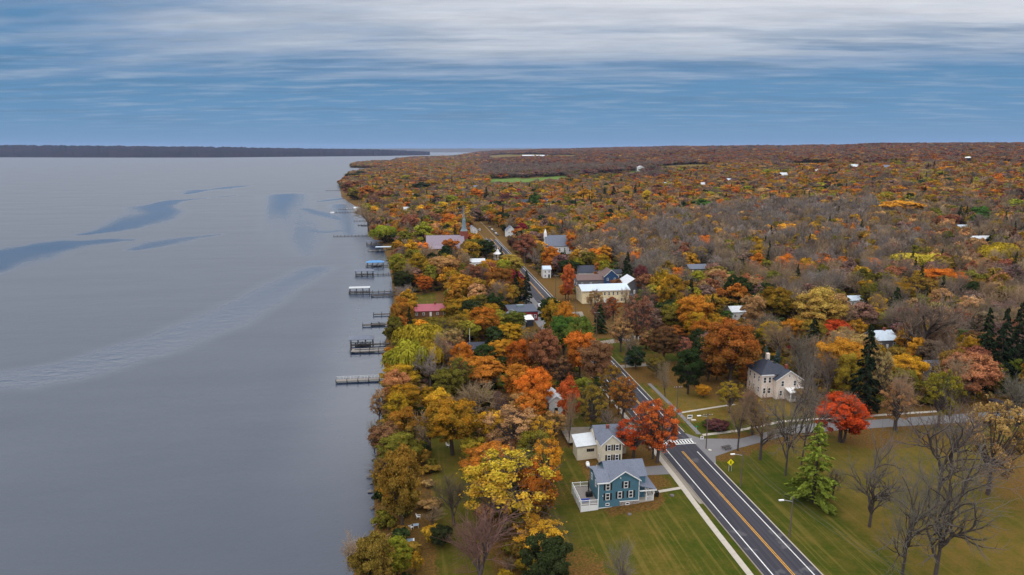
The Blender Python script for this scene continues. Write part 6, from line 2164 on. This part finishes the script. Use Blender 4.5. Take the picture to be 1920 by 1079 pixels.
# the largest in view are single trees, the rest one mass of woodland
size = Dm * Hm / DD ** 2
inview = (Uc > -10) & (Uc < 1930) & (Vc < 1090) & (dist < 900)
single = np.zeros(len(PX), bool)
for kname, group_k, limit in (('leafy', ('leafy',), max(20, 300 - sum(NAME[t['kind']] == 'autumn_tree' for t in trees))), ('bare', ('bare',), 120), ('spruce', ('spruce',), 30)):
    cand = np.where((K == kname) & inview)[0]
    cand = cand[np.argsort(-size[cand])][:limit]
    single[cand] = True
for i in np.where(single)[0]:
    k = {'leafy': 'leafy_mid', 'bare': 'bare', 'spruce': 'spruce'}[K[i]]
    w_ = Dm[i] * FPX / DD[i]
    h_ = Hm[i] * FPX / DD[i]
    trees.append(dict(kind=k, pal=C[i], X=PX[i], Y=PY[i], z=PZ[i], D=Dm[i], H=Hm[i], u=float(Uc[i]), v=float(Vc[i]), w=w_, h=h_, d=DD[i]))

# ---- single trees as objects
ORD = ['first', 'second', 'third', 'fourth', 'fifth', 'sixth', 'seventh', 'eighth', 'ninth', 'tenth', 'eleventh', 'twelfth', 'thirteenth', 'fourteenth', 'fifteenth', 'sixteenth', 'seventeenth', 'eighteenth', 'nineteenth', 'twentieth']
NUM = ['zero', 'one', 'two', 'three', 'four', 'five', 'six', 'seven', 'eight', 'nine', 'ten', 'eleven', 'twelve', 'thirteen', 'fourteen', 'fifteen', 'sixteen', 'seventeen', 'eighteen', 'nineteen', 'twenty', 'twenty-one', 'twenty-two', 'twenty-three', 'twenty-four', 'twenty-five']
for t in trees:
    best = min(LAND, key=lambda l: math.hypot((l[1] - t['u']), (l[2] - t['v']) * 1.6))
    du, dv = t['u'] - best[1], (t['v'] - best[2]) * 1.6
    far_ = ''
    rel = (far_ + ('right of' if du > 0 else 'left of')) if abs(du) > abs(dv) * 1.1 else ('above and beyond' if dv < 0 else 'in front of')
    sz = 'large ' if t['h'] > 85 else 'small ' if t['h'] < 26 else ''
    word = WORD[t['kind']]
    if t['kind'] == 'shrub':
        sz = ''
    t['label'] = f"{sz}{PAL[t['pal']][0]} {word} {rel} {best[0]}"
bylab = {}
for t in trees:
    bylab.setdefault(t['label'], []).append(t)
for lab, ts in bylab.items():
    if len(ts) > 1:
        ts.sort(key=lambda t: t['u'])
        for i, t in enumerate(ts):
            if len(ts) == 2:
                t['label'] = lab + (', the left one of two' if i == 0 else ', the right one of two')
            else:
                t['label'] = lab + (f', leftmost of {NUM[min(len(ts), 25)]}' if i == 0 else f', rightmost of {NUM[min(len(ts), 25)]}' if i == len(ts) - 1 else f', {ORD[min(i, 19)]} from left of {NUM[min(len(ts), 25)]}')
GROUP = {'autumn_tree': 'autumn trees of the shore and village', 'bare_tree': 'bare trees', 'spruce_tree': 'dark spruces', 'conifer_tree': 'feathery conifers', 'willow_tree': 'yellow-green willows', 'shrub': 'garden shrubs'}
for t in trees:
    if len(t['label'].split()) > 16:
        t['label'] = t['label'].replace('above and beyond', 'beyond').replace(' thinning autumn tree', ' tree').replace('gnarled bare', 'bare').replace('the grey-roofed boat shelter', 'the boat shelter')
for t in trees:
    if len(t['label'].split()) > 16:
        t['label'] = ' '.join(t['label'].replace(', ', ' , ').split()).replace(' ,', ',').replace(' autumn tree', ' tree').replace('right of', 'by').replace('left of the', 'by the').replace('above and beyond', 'beyond')
cnt = {}
for t in trees:
    kind = t['kind']
    pk = 'leafy' if kind == 'shrub' or (kind == 'leafy_mid' and t['d'] < 420) else 'leafy_big' if kind == 'leafy' and t['D'] > 12.5 else kind
    proto = PROTO[pk]
    cnt[kind] = cnt.get(kind, 0) + 1
    tm, cm = proto[cnt[kind] % len(proto)]
    nm = NAME[kind]
    r = tag(empty(nm, (t['X'], t['Y'], t['z'] - (0.22 * t['H'] if kind == 'shrub' else 0.1)), rng.uniform(0, 6.28)), t['label'], 'shrub' if nm == 'shrub' else 'tree', GROUP[nm])
    wn, hn = (6.0, 14.0) if kind in ('spruce', 'larch') else (10.0, 12.5)
    r.scale = (t['D'] / wn, t['D'] / wn, t['H'] / hn)
    a, b = PAL[t['pal']][1:]
    j = 1 + rng.normal() * 0.07
    jb = 0.012 if t['pal'] in ('b1', 'b2', 'b3', 'b4') else 0.05
    ca, cb = rgb(*JIT(a, jb)), rgb(*JIT(b, jb))
    for part, m in (('trunk', tm), ('crown', cm)):
        o = bpy.data.objects.new(part, m)
        COL.objects.link(o)
        o.parent = r
        if part == 'crown':
            o['col'] = [c * j for c in ca[:3]]
            o['col2'] = [c * j for c in cb[:3]]

# ---- woodland mass and the undergrowth beneath it
rest = ~single
coll = bpy.data.collections.new('woodland_stock')
names = []
for k in ('bare', 'leafy', 'spruce', 'wood'):
    for i, m in enumerate(JOINED[k]):
        o = bpy.data.objects.new(f'stock_{k}_{i}', m)
        coll.objects.link(o)
        names.append((k, f'stock_{k}_{i}'))
names.sort(key=lambda t: t[1])
byk = {k: [i for i, t in enumerate(names) if t[0] == k] for k in ('bare', 'leafy', 'spruce', 'wood')}
palc = {p: (np.array(rgb(*v[1])), np.array(rgb(*v[2]))) for p, v in PAL.items()}
ng = bpy.data.node_groups.new('plant_woodland', 'GeometryNodeTree')
ng.interface.new_socket('Geometry', in_out='INPUT', socket_type='NodeSocketGeometry')
ng.interface.new_socket('Geometry', in_out='OUTPUT', socket_type='NodeSocketGeometry')
gi, gout = ng.nodes.new('NodeGroupInput'), ng.nodes.new('NodeGroupOutput')
iop = ng.nodes.new('GeometryNodeInstanceOnPoints')
ci = ng.nodes.new('GeometryNodeCollectionInfo')
ci.inputs['Collection'].default_value = coll
ci.inputs['Separate Children'].default_value = True
ci.inputs['Reset Children'].default_value = True


def named(nm, typ):
    nn = ng.nodes.new('GeometryNodeInputNamedAttribute')
    nn.data_type = typ
    nn.inputs['Name'].default_value = nm
    return [s for s in nn.outputs if s.enabled and s.name == 'Attribute'][0]


cx = ng.nodes.new('ShaderNodeCombineXYZ')
ng.links.new(named('rotz', 'FLOAT'), cx.inputs[2])
ng.links.new(gi.outputs[0], iop.inputs['Points'])
ng.links.new(ci.outputs[0], iop.inputs['Instance'])
iop.inputs['Pick Instance'].default_value = True
ng.links.new(named('pid', 'INT'), iop.inputs['Instance Index'])
ng.links.new(cx.outputs[0], iop.inputs['Rotation'])
ng.links.new(named('scl', 'FLOAT_VECTOR'), iop.inputs['Scale'])
ng.links.new(iop.outputs[0], gout.inputs[0])


def plant_mass(name, label, X, Y, Z, Kr, Cr, Dr, Hr):
    nr = len(X)
    pid = np.array([byk[k][rng.integers(len(byk[k]))] for k in Kr])
    wn = np.where(Kr == 'spruce', 6.0, 10.0)
    hn = np.where(Kr == 'spruce', 14.0, 12.5)
    sclv = np.stack([Dr / wn, Dr / wn, Hr / hn], -1)
    jit = 1 + rng.normal(size=(nr, 1)) * 0.12
    hue = np.where(Kr == 'bare', 0.015, 0.06)[:, None]
    colA = np.stack([palc[c][0] for c in Cr]) * jit * (1 + rng.normal(size=(nr, 4)) * hue)
    colB = np.stack([palc[c][1] for c in Cr]) * jit * (1 + rng.normal(size=(nr, 4)) * 0.06)
    pm = bpy.data.meshes.new(name)
    pm.vertices.add(nr)
    pm.vertices.foreach_set('co', np.stack([X, Y, Z - 0.2], -1).astype(np.float32).ravel())
    for an, typ, val, fld in (('pid', 'INT', pid, 'value'), ('scl', 'FLOAT_VECTOR', sclv, 'vector'), ('rotz', 'FLOAT', rng.uniform(0, 6.28, nr), 'value'),
                              ('col', 'FLOAT_COLOR', np.clip(colA, 0, 1), 'color'), ('col2', 'FLOAT_COLOR', np.clip(colB, 0, 1), 'color')):
        a = pm.attributes.new(an, typ, 'POINT')
        a.data.foreach_set(fld, np.ascontiguousarray(val, np.int32 if typ == 'INT' else np.float32).ravel())
    o = bpy.data.objects.new(name, pm)
    COL.objects.link(o)
    tag(o, label, name, None, 'stuff')
    md = o.modifiers.new('planting', 'NODES')
    md.node_group = ng
    return o


Kw = K.copy()
Kw[(K == 'leafy') & (dist < 750)] = 'wood'
plant_mass('woodland', 'mass of rust, gold and bare autumn woodland reaching back to the ridge', *(a[rest] for a in (PX, PY, PZ, Kw, C, Dm, Hm)))
UX, UY = scatter(-30, 420, 100, 640, 4.6)
s_ = np.interp(UY, SH_Y, SH_X)
ok = (UX > s_ + 0.6) & (np.abs(UX - 66) > 9)
for L_ in [[(70, 30), (400, 30), (400, 172), (125, 172), (122, 200), (102, 198), (96, 214), (70, 214)], [(26, 100), (76, 100), (76, 176), (36, 176), (36, 162), (26, 160)], [(70, 214), (92, 214), (94, 262), (108, 300), (112, 342), (70, 342)],
           [(-3, 312), (18, 312), (18, 372), (-3, 372)], [(36, 270), (60, 270), (60, 312), (36, 312)], [(40, 172), (62, 172), (62, 200), (40, 200)], [(92, 470), (120, 470), (120, 506), (92, 506)], [(4, 500), (46, 500), (46, 534), (4, 534)]] + LAWNS[3:]:
    ok &= ~inside(L_, UX, UY)
UX, UY = UX[ok], UY[ok]
UZ = terrain(UX, UY)
uD, uH = rng.uniform(2.6, 5.4, len(UX)), rng.uniform(1.6, 4.4, len(UX))
uu, uv, ud = project(np.stack([UX, UY, UZ + uH * 0.5], -1))
ok = np.ones(len(UX), bool)
for (fu, fv, fw_, fh, fd) in FEAT[NTREE:]:
    ok &= ~((ud < fd + 8) & (np.abs(uu - fu) < fw_ + 6) & (np.abs(uv - fv) < fh + 6))
UX, UY, UZ, uD, uH = (a[ok] for a in (UX, UY, UZ, uD, uH))
uc = rng.choice(['ol', 'og2', 'dg', 'gg', 'ta', 'mv'], len(UX), p=[.32, .2, .2, .14, .08, .06])
uk = np.where(rng.random(len(UX)) < 0.16, 'bare', 'leafy').astype(object)
plant_mass('undergrowth', 'low tangled olive and tan undergrowth beneath the trees', UX, UY, UZ, uk, np.where(uk == 'bare', 'b4', uc).astype(object), uD, uH)
print('trees', len(trees), 'woodland', int(rest.sum()), 'undergrowth', len(UX))

# ------------------------------------------------------------------ the air: faint blue haze round everything
hz = MB().box(-16000, 26000, -400, 42000, -16, 330).build('haze', None)
tag(hz, 'faint blue haze in the air over lake and woods', 'haze', None, 'stuff')
hm = bpy.data.materials.new('air')
hm.use_nodes = True
ht = NT(hm.node_tree)
ht.n.clear()
ho = ht.new('ShaderNodeOutputMaterial')
pv = ht.new('ShaderNodeVolumePrincipled')
pv.inputs['Color'].default_value = (0.42, 0.58, 0.92, 1)
pv.inputs['Density'].default_value = HAZE
pv.inputs['Anisotropy'].default_value = 0.0
ht.l.new(pv.outputs[0], ho.inputs['Volume'])
hz.data.materials.append(hm)
